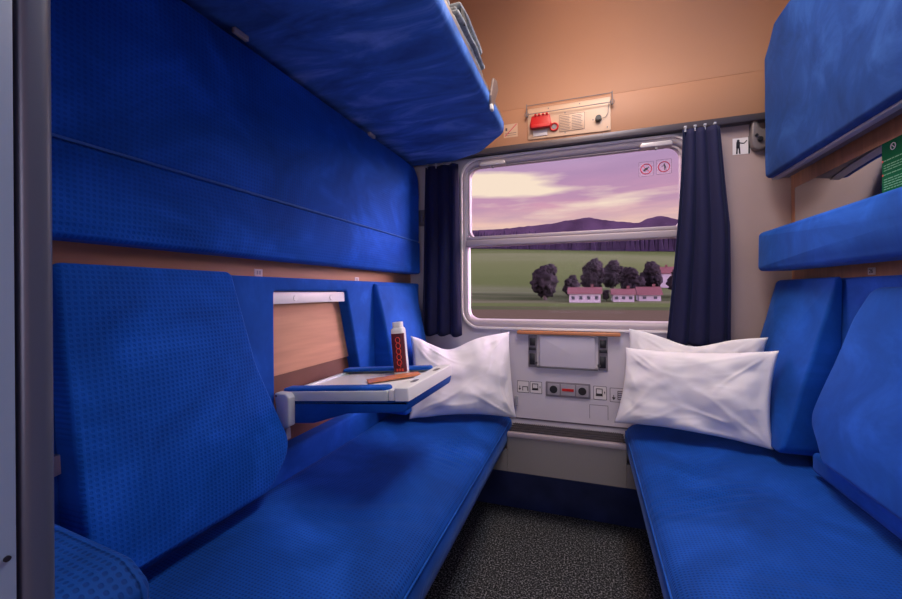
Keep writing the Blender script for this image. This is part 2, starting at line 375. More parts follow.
# window wall (lilac laminate) around the opening
WX0, WX1, WZ0, WZ1 = -.655, .455, 1.02, 1.955
bm = new()
hole = rpoly([(WX0,WZ0),(WX1,WZ0),(WX1,WZ1),(WX0,WZ1)], .085, 6)
def wall_with_hole(bm, x0,x1,z0,z1, hole, y0, y1):
    # ring of quads from hole boundary outwards to the rectangle boundary, front and back, plus reveal
    cx, cz = (min(p.x for p in hole)+max(p.x for p in hole))/2, (min(p.y for p in hole)+max(p.y for p in hole))/2
    hx, hz = (max(p.x for p in hole)-min(p.x for p in hole))/2, (max(p.y for p in hole)-min(p.y for p in hole))/2
    def outp(p):
        dx, dz = (p.x-cx)/hx, (p.y-cz)/hz
        if abs(dx) >= abs(dz): X = x1 if dx > 0 else x0; t = dz/max(abs(dx),1e-6); Z = cz + (z1-cz)*t if t > 0 else cz+(cz-z0)*t
        else: Z = z1 if dz > 0 else z0; t = dx/max(abs(dz),1e-6); X = cx+(x1-cx)*t if t > 0 else cx+(cx-x0)*t
        return (X,Z)
    H = []
    for i,p in enumerate(hole):
        q = hole[(i+1)%len(hole)]
        k = max(1,int((q-p).length/.1))
        for j in range(k): H.append(p.lerp(q,j/k))
    O = [outp(p) for p in H]
    for sx,X in ((-1,x0),(1,x1)):
        for sz,Z in ((-1,z0),(1,z1)):
            i = min(range(len(O)), key=lambda i: (O[i][0]-X)**2+(O[i][1]-Z)**2); O[i] = (X,Z)
    n = len(H)
    for y, fl in ((y0,False),(y1,True)):
        a = [bm.verts.new((p.x,y,p.y)) for p in H]; b = [bm.verts.new((X,y,Z)) for X,Z in O]
        for i in range(n): bm.faces.new((a[i],a[(i+1)%n],b[(i+1)%n],b[i]))
        if not fl: a0 = a
        else:
            for i in range(n): bm.faces.new((a0[i],a0[(i+1)%n],a[(i+1)%n],a[i]))
wall_with_hole(bm, -1.02, .88, 0, 2.06, hole, YW, YW+.06)
struct('wall_window', bm, 'grey', None)
# mauve laminate at the right of the curtain and above: part of same wall but warmer sheet
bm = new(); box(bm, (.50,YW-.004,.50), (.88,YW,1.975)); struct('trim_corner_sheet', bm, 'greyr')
# tan upper panel and coved ceiling
prof = [(YW-.012,2.008),(YW-.012,2.215)]
cove = [(YW-.012-.62*(1-math.cos(a)), 2.215+.52*math.sin(a)) for a in [PI/2*k/16 for k in range(1,17)]]
bm = new(); box(bm, (-1.02,YW-.012,2.008), (.88,YW+.06,2.2145), .003); struct('wall_window_upper_panel', bm, 'tan')
bm = new()
pr = [(YW+.03,2.207),(YW-.0105,2.2152)]+cove+[(-1.2,2.735)]
A = [bm.verts.new((-1.08,y,z)) for y,z in pr]; B = [bm.verts.new((.94,y,z)) for y,z in pr]
A2 = [bm.verts.new((-1.08,y+.05*(1 if i < 8 else 0),z+.05)) for i,(y,z) in enumerate(pr)]; B2 = [bm.verts.new((.94,y+.05*(1 if i < 8 else 0),z+.05)) for i,(y,z) in enumerate(pr)]
for i in range(len(pr)-1):
    bm.faces.new((A[i],A[i+1],B[i+1],B[i])); bm.faces.new((A2[i],A2[i+1],B2[i+1],B2[i]))
struct('ceiling', bm, 'tan', 50)
# dark reveal rail under the tan panel = curtain rail housing
bm = new(); box(bm, (-1.0,YW-.05,1.974), (.80,YW,2.006), .004); struct('trim_curtain_rail', bm, 'rail')
# door wall: jamb beside the camera, corridor behind
bm = new(); box(bm, (XL,.155,0), (-.475,.215,2.735)); struct('wall_door', bm, 'grey')
bm = new(); box(bm, (.42,.155,0), (XR,.215,2.735)); box(bm,(-.475,.155,2.1),(.42,.215,2.735)); struct('wall_door_right', bm, 'grey')
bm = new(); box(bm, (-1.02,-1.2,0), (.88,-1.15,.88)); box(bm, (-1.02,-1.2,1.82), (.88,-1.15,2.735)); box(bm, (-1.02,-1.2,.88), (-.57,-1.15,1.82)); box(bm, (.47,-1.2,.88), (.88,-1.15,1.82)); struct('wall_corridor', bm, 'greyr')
post = thing('door_post', 'grey rounded metal door post at the left edge of the photo', 'door post', (-.44,.19,0))
bm = new(); prism(bm, rpoly([(-.474,.181),(-.418,.181),(-.418,.2045),(-.474,.2045)], [.0,.006,.010,.0], 5), XY(0), 0.001, 2.099)
part('post_profile', bm, 'jamb', post)
bm = new(); box(bm, (-.474,.1495,.001), (-.432,.1808,2.099)); part('seal_groove', bm, 'black', post)
leaf = thing('sliding_door_edge', 'pale blue-grey sliding door edge at the far left, before the post', 'door', (-.44,.1,0))
bm = new(); box(bm, (-.462,.02,.001), (-.4185,.1485,2.095), .001); box(bm, (-.430,.14,.001), (-.4185,.1782,2.095), .001); part('door_leaf', bm, 'jamb2', leaf)
bm = new(); cyl(bm, (-.4183,.1725,1.0), (-.417,.1725,1.0), .0022, n=12); part('screw', bm, 'black', leaf)

# ------------------------------------------------------------ window
def ring(bm, o, i, ro, ri, sec):
    """frame ring between outer rect o and inner rect i (x0,x1,z0,z1); sec = [(t,y)] with t 0 outer .. 1 inner"""
    P = rpoly([(o[0],o[2]),(o[1],o[2]),(o[1],o[3]),(o[0],o[3])], ro, 10); Q = rpoly([(i[0],i[2]),(i[1],i[2]),(i[1],i[3]),(i[0],i[3])], ri, 10); n = len(P)
    rr = [[bm.verts.new((P[k].x+(Q[k].x-P[k].x)*t, y, P[k].y+(Q[k].y-P[k].y)*t)) for k in range(n)] for t,y in sec]
    for A,B in zip(rr, rr[1:]+rr[:1]):
        for k in range(n): bm.faces.new((A[k],A[(k+1)%n],B[(k+1)%n],B[k]))
win = bpy.data.objects.new('window_1', None); COL.objects.link(win); win.location = (-.1,YW,1.0); ORG[win] = Vector((-.1,YW,1.0)); win['kind'] = 'structure'
win['label'] = 'train window with aluminium frame, split by a horizontal bar, dusk landscape outside'
y = YW
bm = new(); ring(bm, (-.694,.492,.988,1.972), (-.680,.478,1.002,1.958), .11, .10, [(0,y+.001),(0,y-.010),(.2,y-.016),(.8,y-.016),(1,y-.010),(1,y+.001)]); part('outer_frame', bm, 'bead', win, 60)
bm = new(); ring(bm, (-.682,.480,1.000,1.960), (-.664,.462,1.044,1.922), .10, .075, [(0,y+.004),(0,y-.006),(.3,y-.008),(.75,y-.004),(.9,y+.010),(1,y+.030),(1,y+.05),(0,y+.05)]); part('inner_frame', bm, 'alu', win, 60)
bm = new(); ring(bm, (-.666,.464,1.500,1.924), (-.638,.438,1.505,1.918), .075, .06, [(0,y+.036),(.1,y+.008),(.8,y+.006),(1,y+.014),(1,y+.036)]); part('sash_frame', bm, 'alu', win, 60)
bm = new(); box(bm, (-.664,YW-.012,1.462), (.462,YW+.045,1.500), .007,3); box(bm, (-.662,YW-.003,1.500), (.460,YW+.03,1.521), .006,3); part('middle_bar', bm, 'alu', win)
bm = new(); box(bm, (-.64,YW+.030,1.50), (.44,YW+.034,1.93)); part('upper_pane', bm, 'glass', win)
bm = new(); box(bm, (-.66,YW+.030,1.01), (.46,YW+.034,1.47)); part('lower_pane', bm, 'glass', win)
for hx in (-.498, .328):
    bm = new(); prism(bm, rpoly([(hx-.078,1.912),(hx+.078,1.912),(hx+.066,1.936),(hx-.066,1.936)], .008, 4), XZ(YW-.012), -.02, .022, .005)
    h = part('latch_handle', bm, 'chrome', win, 40)
    bm = new(); cyl(bm, (hx,YW-.03,1.905), (hx,YW-.012,1.905), .006, n=12); part('latch_knob', bm, 'dkgrey', h)

# pictogram helper: thin bars/polys on a wall plane facing the door, at depth y
def circ(cx, cz, r, n=28): return [(cx+r*math.cos(2*PI*k/n), cz+r*math.sin(2*PI*k/n)) for k in range(n)]
def ringflat(bm, cx, cz, r0, r1, y0, y1, n=36):
    tube(bm, [(cx+(r0+r1)/2*math.cos(2*PI*k/n), y0, cz+(r0+r1)/2*math.sin(2*PI*k/n)) for k in range(n)], (r1-r0)/2, 6, True)
def flat(bm, pts, y, t=.0012): prism(bm, [Vector(p) for p in pts], XZ(y), 0, t)
def bar(bm, a, b, w, y, t=.0012):
    a, b = Vector(a), Vector(b); d = (b-a).normalized()*1; nrm = Vector((-d.y,d.x))*w/2
    flat(bm, [a-nrm, b-nrm, b+nrm, a+nrm], y, t)
for cx, cz, lab, kind in ((.290,1.822,'small red no-bottles pictogram sticker on the window, left of the pair',0), (.371,1.825,'small red no-leaning-out pictogram sticker on the window, right of the pair',1)):
    y = YW+.0285
    st = thing('window_sticker', lab, 'sticker', (cx,y,cz-.035), 'prohibition stickers on the upper pane')
    bm = new(); prism(bm, rpoly([(cx-.034,cz-.037),(cx+.034,cz-.037),(cx+.034,cz+.037),(cx-.034,cz+.037)], .004, 3), XZ(y), 0, .0005); part('film', bm, 'film', st)
    bm = new(); tube(bm, [(p[0],y-.0008,p[1]) for p in rpoly([(cx-.034,cz-.037),(cx+.034,cz-.037),(cx+.034,cz+.037),(cx-.034,cz+.037)], .004, 3)], .0006, 4, True); part('border', bm, 'line', st)
    bm = new(); ringflat(bm, cx, cz, .0225,.0275, y-.001, 0)
    if kind == 0: bar(bm, (cx-.017,cz+.017), (cx+.017,cz-.017), .003, y-.0008)
    part('red_ring', bm, 'redline', st)
    bm = new()
    if kind == 0: bar(bm, (cx-.012,cz-.009), (cx+.006,cz+.004), .010, y-.002); bar(bm, (cx+.004,cz+.002), (cx+.013,cz+.010), .004, y-.002)
    else:
        flat(bm, circ(cx+.001,cz+.012,.0035,12), y-.002); bar(bm,(cx+.002,cz+.008),(cx+.006,cz-.006),.007,y-.002); bar(bm,(cx+.003,cz-.004),(cx+.001,cz-.018),.003,y-.002); bar(bm,(cx+.007,cz-.004),(cx+.009,cz-.018),.003,y-.002); bar(bm,(cx+.001,cz+.006),(cx-.011,cz+.001),.0025,y-.002)
    part('figure', bm, 'ink', st)

# ------------------------------------------------------------ left wall furniture
# middle bunk folded against the wall
t = thing('folded_middle_bunk', 'large blue padded middle bunk folded flat against the left wall', 'bunk', (-1.0,1.2,1.3))
bm = new(); cushion(bm, rpoly([(.26,1.496),(2.140,1.496),(2.140,1.925),(.26,1.925)], [.01,.01,.10,.01], 8, .06), YZ(-1.0,1), 0, .066, .008, .006, 6, wob=.003); part('upper_pad', bm, 'panel', t, 50)
bm = new(); cushion(bm, rpoly([(.26,1.309),(2.148,1.309),(2.148,1.4965),(.26,1.4965)], .012, 4, .06), YZ(-1.0,1), 0, .070, .016, .010, 6, wob=.003); part('lower_pad', bm, 'panel', t, 50)
bm = new(); box(bm, (-1.018,.27,1.325), (-.996,2.11,1.92)); part('backing_board', bm, 'dkgrey', t)
bm = new(); tube(bm, [(-.932,.27+.02*k,1.497) for k in range(93)], .0032, 6); part('piping', bm, 'piping', t, label='thin paler blue piping along the seam')
# recessed seat-back panel with the table opening
t = thing('seat_back_panel', 'flat blue padded panel with a square opening on the left wall', 'seat back', (-1.0,1.2,.58))
def framepad(bm, y0,y1,z0,z1, hole, x0, x1):
    o = rpoly([(y0,z0),(y1,z0),(y1,z1),(y0,z1)], .008, 3, .08); h = rpoly(hole, .008, 3, .08)[::-1]
    h0 = min(range(len(h)), key=lambda k: h[k].x+h[k].y); o0 = min(range(len(o)), key=lambda k: o[k].x+o[k].y)
    H = h[h0:]+h[:h0]; O = o[o0:]+o[:o0]
    # front face bridged by triangulation, rims rolled over
    loops = []
    for L, s_ in ((O,1),(H,1)):
        n = len(L); P = L; nor = []
        for i in range(n):
            e = P[(i+1)%n]-P[i-1]; nor.append(Vector((-e.y,e.x)).normalized())
        r = .012; rows = [[bm.verts.new((x0,p.x,p.y)) for p in P]]
        for k in range(6):
            a = PI/2*k/5; d = r*(1-math.cos(a)); xx = x1-r*(1-math.sin(a)); rows.append([bm.verts.new((xx,P[i].x+nor[i].x*d,P[i].y+nor[i].y*d)) for i in range(n)])
        for A,B in zip(rows,rows[1:]):
            for i in range(n): bm.faces.new((A[i],A[(i+1)%n],B[(i+1)%n],B[i]))
        loops.append(rows[-1])
    es = []
    for L in loops:
        for i in range(len(L)):
            e = bm.edges.get((L[i],L[(i+1)%len(L)])); es.append(e)
    bmesh.ops.triangle_fill(bm, use_beauty=True, edges=es)
bm = new(); framepad(bm, .30,2.18,.52,1.254, [(1.02,.675),(1.575,.675),(1.422,1.208),(1.02,1.208)], -1.018, -.955); part('padding', bm, 'backplain', t, 50)
bm = new(); box(bm, (-1.0035,1.018,1.165), (-.968,1.428,1.205), .003); f_ = part('metal_strip', bm, 'white', t, label='white enamelled strip inside the opening')
for y in (1.13,1.335):
    bm = new(); cyl(bm, (-.969,y,1.184), (-.9655,y,1.184), .0115, n=20, bevel=.001); part('screw_cap', bm, 'white', f_)
bm = new(); box(bm, (-1.019,1.0,.92), (-1.004,1.59,1.215)); part('upper_board', bm, 'wood', t)
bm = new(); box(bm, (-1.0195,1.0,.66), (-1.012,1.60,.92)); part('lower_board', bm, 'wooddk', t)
# leaning back cushions
def lean_back(bm, poly, xt, zt, xb, zb, th_t, th_b, sg, r=.03, puff=.012, seed=1, wob=.004):
    """sg=+1 faces +X (left wall)."""
    def f(a,b,h):
        k = (zt-b)/(zt-zb); x = xt+(xb-xt)*k; th = th_t+(th_b-th_t)*max(0,min(1,k))
        return (x - sg*th*(1-h), a, b)
    # h 0..1 across thickness; edge radius in the same proportion
    n = len(poly); P = [Vector(p) for p in poly]; nor = []
    for i in range(n):
        e = P[(i+1)%n]-P[i-1]; nor.append(Vector((-e.y,e.x)).normalized())
    c = sum(P,Vector((0,0)))/n
    R = [[(p,0.) for p in P]]
    for k in range(8):
        a = PI/2*k/7; R.append([(P[i]+nor[i]*r*(1-math.cos(a)), None, r*(1-math.sin(a))) for i in range(n)])
    top = [q[0] for q in R[-1]]
    for k in range(1,10): s = k/10; R.append([(top[i].lerp(c,s), None, -puff*(1-(1-s)**2.4)) for i in range(n)])
    vs = []
    for row in R:
        rv = []
        for q in row:
            if len(q) == 2: rv.append(bm.verts.new(f(q[0].x,q[0].y,0)))
            else:
                x,y,z = f(q[0].x,q[0].y,1); w = wob*noise.noise(Vector((q[0].x*6+seed,q[0].y*6,seed)))
                rv.append(bm.verts.new((x-sg*(q[2]+w), y, z)))
        vs.append(rv)
    for A,B in zip(vs,vs[1:]):
        for i in range(n): bm.faces.new((A[i],A[(i+1)%n],B[(i+1)%n],B[i]))
    bm.faces.new(vs[0][::-1]); x,y,z = f(c.x,c.y,1); cc = bm.verts.new((x+sg*puff,y,z)); L = vs[-1]
    for i in range(n): bm.faces.new((L[i],L[(i+1)%n],cc))
    return bm
bm = new(); lean_back(bm, rpoly([(.47,.640),(.905,.630),(1.005,.725),(.895,1.00),(.842,1.262),(.45,1.262)], [.05,.06,.08,.35,.02,.02], 8, .03), -.935,1.25,-.862,.64, .019,.091, 1, .013,.010, wob=.004)
single('back_cushion', bm, 'back', 'large rounded blue waffle-weave back cushion nearest the door on the left bench', 'cushion', (-.92,.7,.62))
bm = new(); lean_back(bm, rpoly([(1.66,.62),(2.085,.62),(2.085,1.245),(1.635,1.245)], [.04,.04,.03,.02], 8, .03), -.935,1.25,-.800,.62, .019,.153, 1, .018,.014, 3)
single('back_cushion', bm, 'backplain', 'blue velvet back cushion by the left curtain behind the white pillow', 'cushion', (-.92,1.85,.6))
# seat benches
def bench(side, xf, xb, label, wr):
    sg = 1 if xb > xf else -1; x0 = xf; w = abs(xb-xf)
    t = thing('bench_seat', label, 'bench', ((xf+xb)/2,1.2,0))
    prof = [(.030,.395),(.004,.405),(-.004,.44),(0,.485),(.010,.512),(.03,.528),(.07,.541),(.13,.551),(.22,.560),(.34,.569),(.46,.577),(w-.02,.583),(w,.575),(w,.40)]
    # resample along X
    Y0, Y1, NY = .26, 2.175, 330
    def wrink(x, y):
        z = 0
        for (cy, cx, wx, amp, fr, sl) in wr:
            yy = y-cy-sl*(x-cx)-.03*math.sin((x-cx)*9)
            z += amp*math.exp(-((x-cx)/wx)**2)*math.exp(-(yy/.10)**2)*math.sin(yy*fr)
        z += .0035*noise.noise(Vector((x*5,y*4,3+side)))
        return z
    pr = []
    for (a,b),(c,d) in zip(prof,prof[1:]):
        k = max(1,int(math.hypot(c-a,d-b)/.018))
        for j in range(k): pr.append((a+(c-a)*j/k,b+(d-b)*j/k))
    pr.append(prof[-1]); bm = new(); rows = []
    for j in range(NY+1):
        y = Y0+(Y1-Y0)*j/NY; e = min(1, min(j,NY-j)/4); row = []
        for (a,b) in pr:
            x = x0+sg*a; z = b
            if b > .5: z += wrink(x,y)-(1-e)*.015
            row.append(bm.verts.new((x,y,z)))
        rows.append(row)
    for A,B in zip(rows,rows[1:]):
        for i in range(len(pr)): bm.faces.new((A[i],A[(i+1)%len(pr)],B[(i+1)%len(pr)],B[i]))
    bm.faces.new(rows[0][::-1]); bm.faces.new(rows[-1])
    part('seat_cushion', bm, 'seat', t, 60)
    bm = new(); tube(bm, [(xf-sg*.001,.28+.02*k,.500) for k in range(94)], .0028, 6); part('edge_piping', bm, 'backplain', t)
    bm = new(); box(bm, (xf+sg*.06,.27,.36), (xb-sg*.005,2.00,.394)); part('seat_board', bm, 'dkgrey', t)
    bm = new(); box(bm, (xf+sg*.34,.27,.0005), (xb-sg*.003,2.00,.36)); part('seat_base', bm, 'kick', t)
bench(0, -.400, -.954, 'long blue bench seat on the left side, beneath the fold-down table', [(1.62,-.53,.08,.006,170,.5),(1.50,-.50,.07,.004,150,-.4),(1.0,-.6,.2,.003,60,.3)])
bench(1, .178, .806, 'long blue bench seat on the right side with creased cover, before the two pillows', [(1.60,.32,.12,.0065,190,.35),(1.42,.34,.14,.006,150,.2),(1.0,.5,.18,.004,70,-.3)])
# armrest beside the door, front left
t = thing('armrest', 'rounded blue padded armrest at the lower left corner beside the door post', 'armrest', (-.8,.33,.55))
bm = new(); cushion(bm, rpoly([(-1.0,.26),(-.615,.26),(-.615,.74),(-.645,.795),(-.70,.812),(-1.0,.828)], [.0,.02,.05,.04,.05,.0], 6, .03) if False else rpoly([(-.945,.60),(-.630,.60),(-.630,.765),(-.675,.795),(-.945,.82)], [.01,.02,.03,.04,.01], 6, .03), XZ(.405,-1), 0, .14, .03, .0, 5)
part('pad', bm, 'arm', t, 60)
bm = new(); cushion(bm, rpoly([(-.945,.60),(-.630,.60),(-.630,.765),(-.675,.795),(-.945,.82)], [.01,.02,.03,.04,.01], 6, .03), XZ(.402,1), 0, .02, .018, 0, 5)
part('rear_pad', bm, 'arm', t, 60)
bm = new(); box(bm, (-.94,.29,.590), (-.66,.39,.606)); part('bracket', bm, 'dkgrey', t)
bm = new(); prism(bm, rpoly([(.38,.852),(.468,.862),(.468,.899),(.38,.899)],.003,3), YZ(-.954,1), -.001, .012, .002)
tag(link('wall_bracket', bm, 'greypl', (0,0,0), 35), 'small grey metal bracket at the left edge behind the near back cushion', 'bracket')

# seat number plates above the backs
def text_mesh(s, size, fwd, up, loc):
    c = bpy.data.curves.new('t','FONT'); c.body = s; c.size = size; c.align_x = 'CENTER'; c.align_y = 'CENTER'; c.extrude = .0003; c.resolution_u = 3
    o = bpy.data.objects.new('t', c); COL.objects.link(o); dg = bpy.context.evaluated_depsgraph_get(); dg.update()
    me = bpy.data.meshes.new_from_object(o.evaluated_get(dg)); bpy.data.objects.remove(o); bpy.data.curves.remove(c)
    fwd, up = Vector(fwd), Vector(up); nrm = fwd.cross(up); R = Matrix((fwd,up,nrm)).transposed().to_4x4()
    me.transform(Matrix.Translation(loc) @ R); bm = bmesh.new(); bm.from_mesh(me); bpy.data.meshes.remove(me); return bm
def plate(x, sg, y, z, w, h, label, txt):
    t = thing('seat_number_plate', label, 'number plate', (x,y,z), 'seat number plates')
    bm = new(); box(bm, (x,y-w/2,z-h/2), (x+sg*.003,y+w/2,z+h/2), .001); part('plate', bm, 'sticker', t)
    if txt: part('digits', text_mesh(txt, h*.85, (0,sg,0), (0,0,1), (x+sg*.0034,y,z)), 'ink', t)
    else:
        bm = new()
        for k in (-1,1): box(bm, (x+sg*.003,y+k*w*.15-w*.09,z-h*.2), (x+sg*.0036,y+k*w*.15+w*.09,z+h*.28))
        part('digits', bm, 'greypl', t)
plate(-1.0195,1,1.015,1.268,.034,.026,'small white seat number plate on the left wall, nearer the door', None)
plate(-1.0195,1,1.60,1.262,.034,.024,'small white seat number plate on the left wall, nearer the window', None)
plate(.8795,-1,1.662,1.259,.034,.024,'small pale seat number plate on the right wall above the seat back', '26')

# ------------------------------------------------------------ fold-down table from the left seat back
TL = math.atan(.082)
t = thing('fold_down_table', 'fold-down armrest table with white tray top and blue padded underside', 'table', (-.955,1.23,.868))
def tb(name, bm, m, lab=None, sm=35, par=None): return part(name, bm, m, par or t, sm, lab)
x0,y0,z0 = -.950,1.035,.874; Wd = .39; Ln = .462
bm = new()   # enamel frame ring with recess
box(bm, (x0+.015,y0,z0-.026), (x0+Ln-.068,y0+.018,z0+.004), .002); box(bm, (x0+.015,y0+Wd-.018,z0-.026), (x0+Ln-.068,y0+Wd,z0+.004), .002)
box(bm, (x0+.0,y0+.018,z0-.026), (x0+.02,y0+Wd-.018,z0+.0), .002)
tb('frame', bm, 'mint', 'pale enamel side rails')
bm = new(); box(bm, (x0+.02,y0+.018,z0-.022), (x0+Ln-.068,y0+Wd-.018,z0-.007), .001); tb('tray', bm, 'white')
bm = new()
box(bm, (x0+Ln-.0665,y0+.001,z0-.026), (x0+Ln-.048,y0+Wd-.001,z0+.0065), .003)
prism(bm, rpoly([(x0+Ln-.046,y0),(x0+Ln,y0),(x0+Ln,y0+Wd),(x0+Ln-.046,y0+Wd)],.004,3), XY(z0), -.026, .012, .003)
fb = tb('front_bar', bm, 'white')
for yy in (y0+.10, y0+.29):
    bm = new(); prism(bm, rpoly([(x0+Ln-.033,yy-.022),(x0+Ln-.015,yy-.022),(x0+Ln-.015,yy+.022),(x0+Ln-.033,yy+.022)],.0085,5), XY(z0), .011, .0126); tb('finger_slot', bm, 'dkgrey', par=fb)
for ya, yb in ((y0+.004,y0+.052),(y0+Wd-.052,y0+Wd-.004)):
    bm = new(); cushion(bm, rpoly([(x0+.006,ya),(x0+Ln-.070,ya),(x0+Ln-.070,yb),(x0+.006,yb)],[.01,.02,.02,.01],5,.03), XY(z0), .003, .014, .007, .002, 3); tb('side_pad', bm, 'backplain', 'blue padded strip along the tray', 50)
bm = new(); pf = rpoly([(x0+.02,z0-.10),(x0+.12,z0-.098),(x0+.25,z0-.066),(x0+Ln-.012,z0-.060),(x0+Ln-.001,z0-.027),(x0+.02,z0-.027)],[.01,.06,.1,.02,.004,.004],5,.03)
prism(bm, pf, lambda a,b,h: (a,y0+h,b), .001, Wd-.002, .008, 3, True); tb('underside_pad', bm, 'backplain', 'blue padded underside', 50)
bm = new(); prism(bm, rpoly([(x0+.006,z0-.115),(x0+.05,z0-.10),(x0+.058,z0-.01),(x0+.045,z0+.004),(x0+.0,z0+.008)],.008,4), lambda a,b,h: (a,y0-h,b), -.0, .028, .006); hb = tb('hinge_housing', bm, 'ltgrey')
bm = new(); cyl(bm,(x0+.010,y0-.0275,z0-.002),(x0+.010,y0-.030,z0-.002),.004,n=12); tb('rivet', bm, 'dkgrey', par=hb)
bm = new(); box(bm, (x0+.008,y0-.02,z0-.145), (x0+.032,y0+.0,z0-.108), .002); tb('hinge_foot', bm, 'greypl')
t.rotation_euler = (0,-TL,0)
def on_table(u, v, h=0):   # point on the tray, u out from the wall, v along it
    p = Vector((x0+u,y0+v,z0-.0065+h))-ORG[t]; return Matrix.Rotation(-TL,4,'Y') @ p + ORG[t]
# bottle
bp = on_table(.288,.312,.0022)
b = thing('drink_carton', 'small white drink bottle with dark red sleeve standing on the tray table', 'bottle', bp)
bm = new(); lathe(bm, [(.0215,0),(.0245,.003),(.0245,.012),(.0243,.163),(.0232,.170),(.0190,.175),(.0180,.177)], bp, 40, .55); part('body', bm, 'white', b, 50)
bm = new(); rr = []
for r_, z_ in ((.0242,.010),(.0256,.0105),(.0254,.154),(.0240,.1545)):
    row = []
    for k in range(25):
        a = math.radians(-152+124*k/24); ca, sa = math.cos(a), math.sin(a); e_ = 2+.55*6; q = 1/((abs(ca)**e_+abs(sa)**e_)**(1/e_)); row.append(bm.verts.new((bp.x+r_*q*ca,bp.y+r_*q*sa,bp.z+z_)))
    rr.append(row)
for A_,B_ in zip(rr,rr[1:]):
    for k in range(24): bm.faces.new((A_[k],A_[k+1],B_[k+1],B_[k]))
part('sleeve', bm, 'dkred', b, 50)
bm = new(); lathe(bm, [(.0165,.1765),(.0178,.178),(.0178,.194),(.0168,.196)], bp, 28, .5); part('cap', bm, 'white', b, 40)
bm = new()
dirv = (Vector((0,0,0))-Vector((bp.x,bp.y,0))).normalized(); side = Vector((-dirv.y,dirv.x,0))
for k in range(5):
    zc = .046+.021*k
    tube(bm, [tuple(bp+Vector((0,-.0258,zc))+Vector((.0085*math.cos(2*PI*j/16)+.002,0,.0105*math.sin(2*PI*j/16)))) for j in range(16)], .0017, 6, True)
for k in (0,1,2): box(bm, bp+Vector((-.012+.010*k,-.0266,.014)), bp+Vector((-.005+.010*k,-.0252,.024)))
box(bm, bp+Vector((.004,-.0266,.028)), bp+Vector((.0065,-.0252,.046)))
pt = part('printed_rings', bm, 'orng', b, 60)
b.rotation_euler = (0,-TL,math.radians(10))
sp_ = on_table(.300,.225,.001)
bm = new()
nu, nv = 26, 8; gr = {}
for s in (1,-1):
    for i in range(nu+1):
        for j in range(nv+1):
            u = -1+2*i/nu; v = -1+2*j/nv; hgt = .004*((1-u**6)*(1-v*v))**.6
            if s == -1 and (i in (0,nu) or j in (0,nv)): gr[s,i,j] = gr[1,i,j]; continue
            w = .0015*noise.noise(Vector((u*9,v*2,1)))
            gr[s,i,j] = bm.verts.new(sp_+Vector((u*.094,v*.034,.006+(hgt+w*(1-abs(u)))*s*(1 if s > 0 else .6))))
for s in (1,-1):
    for i in range(nu):
        for j in range(nv):
            q = [gr[s,i,j],gr[s,i+1,j],gr[s,i+1,j+1],gr[s,i,j+1]]
            bm.faces.new(q if s > 0 else q[::-1])
sn = single('snack_wrapper', bm, 'wrap', 'flat orange-brown wrapped snack bar lying on the tray in front of the bottle', 'snack', sp_, smooth=60); sn.rotation_euler = (0,-TL,math.radians(38))

# ------------------------------------------------------------ upper left bunk
t = thing('upper_bunk', 'blue velvet top bunk folded down over the left bench', 'bunk', (-.66,1.1,1.95))
ol = rpoly([(-1.012,.24),(-.366,.24),(-.366,1.87),(-.54,2.08),(-.74,2.17),(-1.012,2.165)], [.0,.02,.10,.12,.08,.0], 8, .05)
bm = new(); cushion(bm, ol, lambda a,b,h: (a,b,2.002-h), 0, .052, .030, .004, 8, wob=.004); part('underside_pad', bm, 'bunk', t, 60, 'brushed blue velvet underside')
bm = new(); prism(bm, rpoly([(-1.012,.245),(-.371,.245),(-.371,1.87),(-.545,2.075),(-.745,2.165),(-1.012,2.16)], [.0,.02,.10,.12,.08,.0], 8), XY(2.0025), 0, .03, .006); part('mattress', bm, 'catch', t, 50)
bk = thing('guard_rail_latch', 'grey metal blade with white tip on the front edge of the top bunk', 'latch', (-.36,1.55,1.95))
bm = new(); prism(bm, rpoly([(1.555,1.955),(1.585,1.955),(1.685,2.075),(1.665,2.105),(1.60,2.085),(1.545,1.99)], .006, 4), YZ(-.365,1), 0, .008, .002); part('blade', bm, 'catch', bk)
bm = new(); box(bm, (-.3655,1.552,1.936), (-.354,1.578,1.958), .002); part('tip', bm, 'white', bk, label='white tip')
for y, z, lab in ((.868,1.938,'small pale clip under the top bunk, nearer the door'), (1.592,1.921,'small pale clip under the top bunk, nearer the window')):
    bm = new(); box(bm, (-.936,y-.024,z-.006), (-.922,y+.024,z+.009), .002); single('bunk_clip', bm, 'greypl', lab, 'clip', (-.93,y,z), 'clips along the folded bunk top')
def blanket(y0, y1, z0, h, label, seed):
    t = thing('folded_blanket', label, 'blanket', (-.55,(y0+y1)/2,z0), 'folded blankets on the top bunk')
    # serpentine fold seen from the aisle
    bm = new(); L = 4; th = h/L*.82
    for k in range(L):
        zc = z0+h*(k+.5)/L; a = y0+.012*noise.noise(Vector((k,seed,0)))*3+.01*k; b_ = y1-.018*k+.01*noise.noise(Vector((k,seed,5)))*2
        poly = rpoly([(a,zc-th/2),(b_,zc-th/2),(b_,zc+th/2),(a,zc+th/2)], th*.48, 5, .03)
        poly = [Vector((p.x,p.y+.004*noise.noise(Vector((p.x*14,k*.6,seed))))) for p in poly]
        prism(bm, poly, lambda aa,bb,hh: (-.80+hh+.006*noise.noise(Vector((aa*10,bb*30,seed))),aa,bb), 0, .425+.012*(k%2), .006)
    part('cloth_layers', bm, 'blanket', t, 60)
    bm = new(); prism(bm, rpoly([(y0+.02,z0+h*.5),(y0+.075,z0+h*.28),(y0+.10,z0+h*.5),(y0+.05,z0+h*.86)], .012, 4), YZ(-.365,1), -.02, -.0005+.0012); part('fold_shade_patch', bm, 'blanketdk', t)  # dark patch coloured in for the shade inside the fold
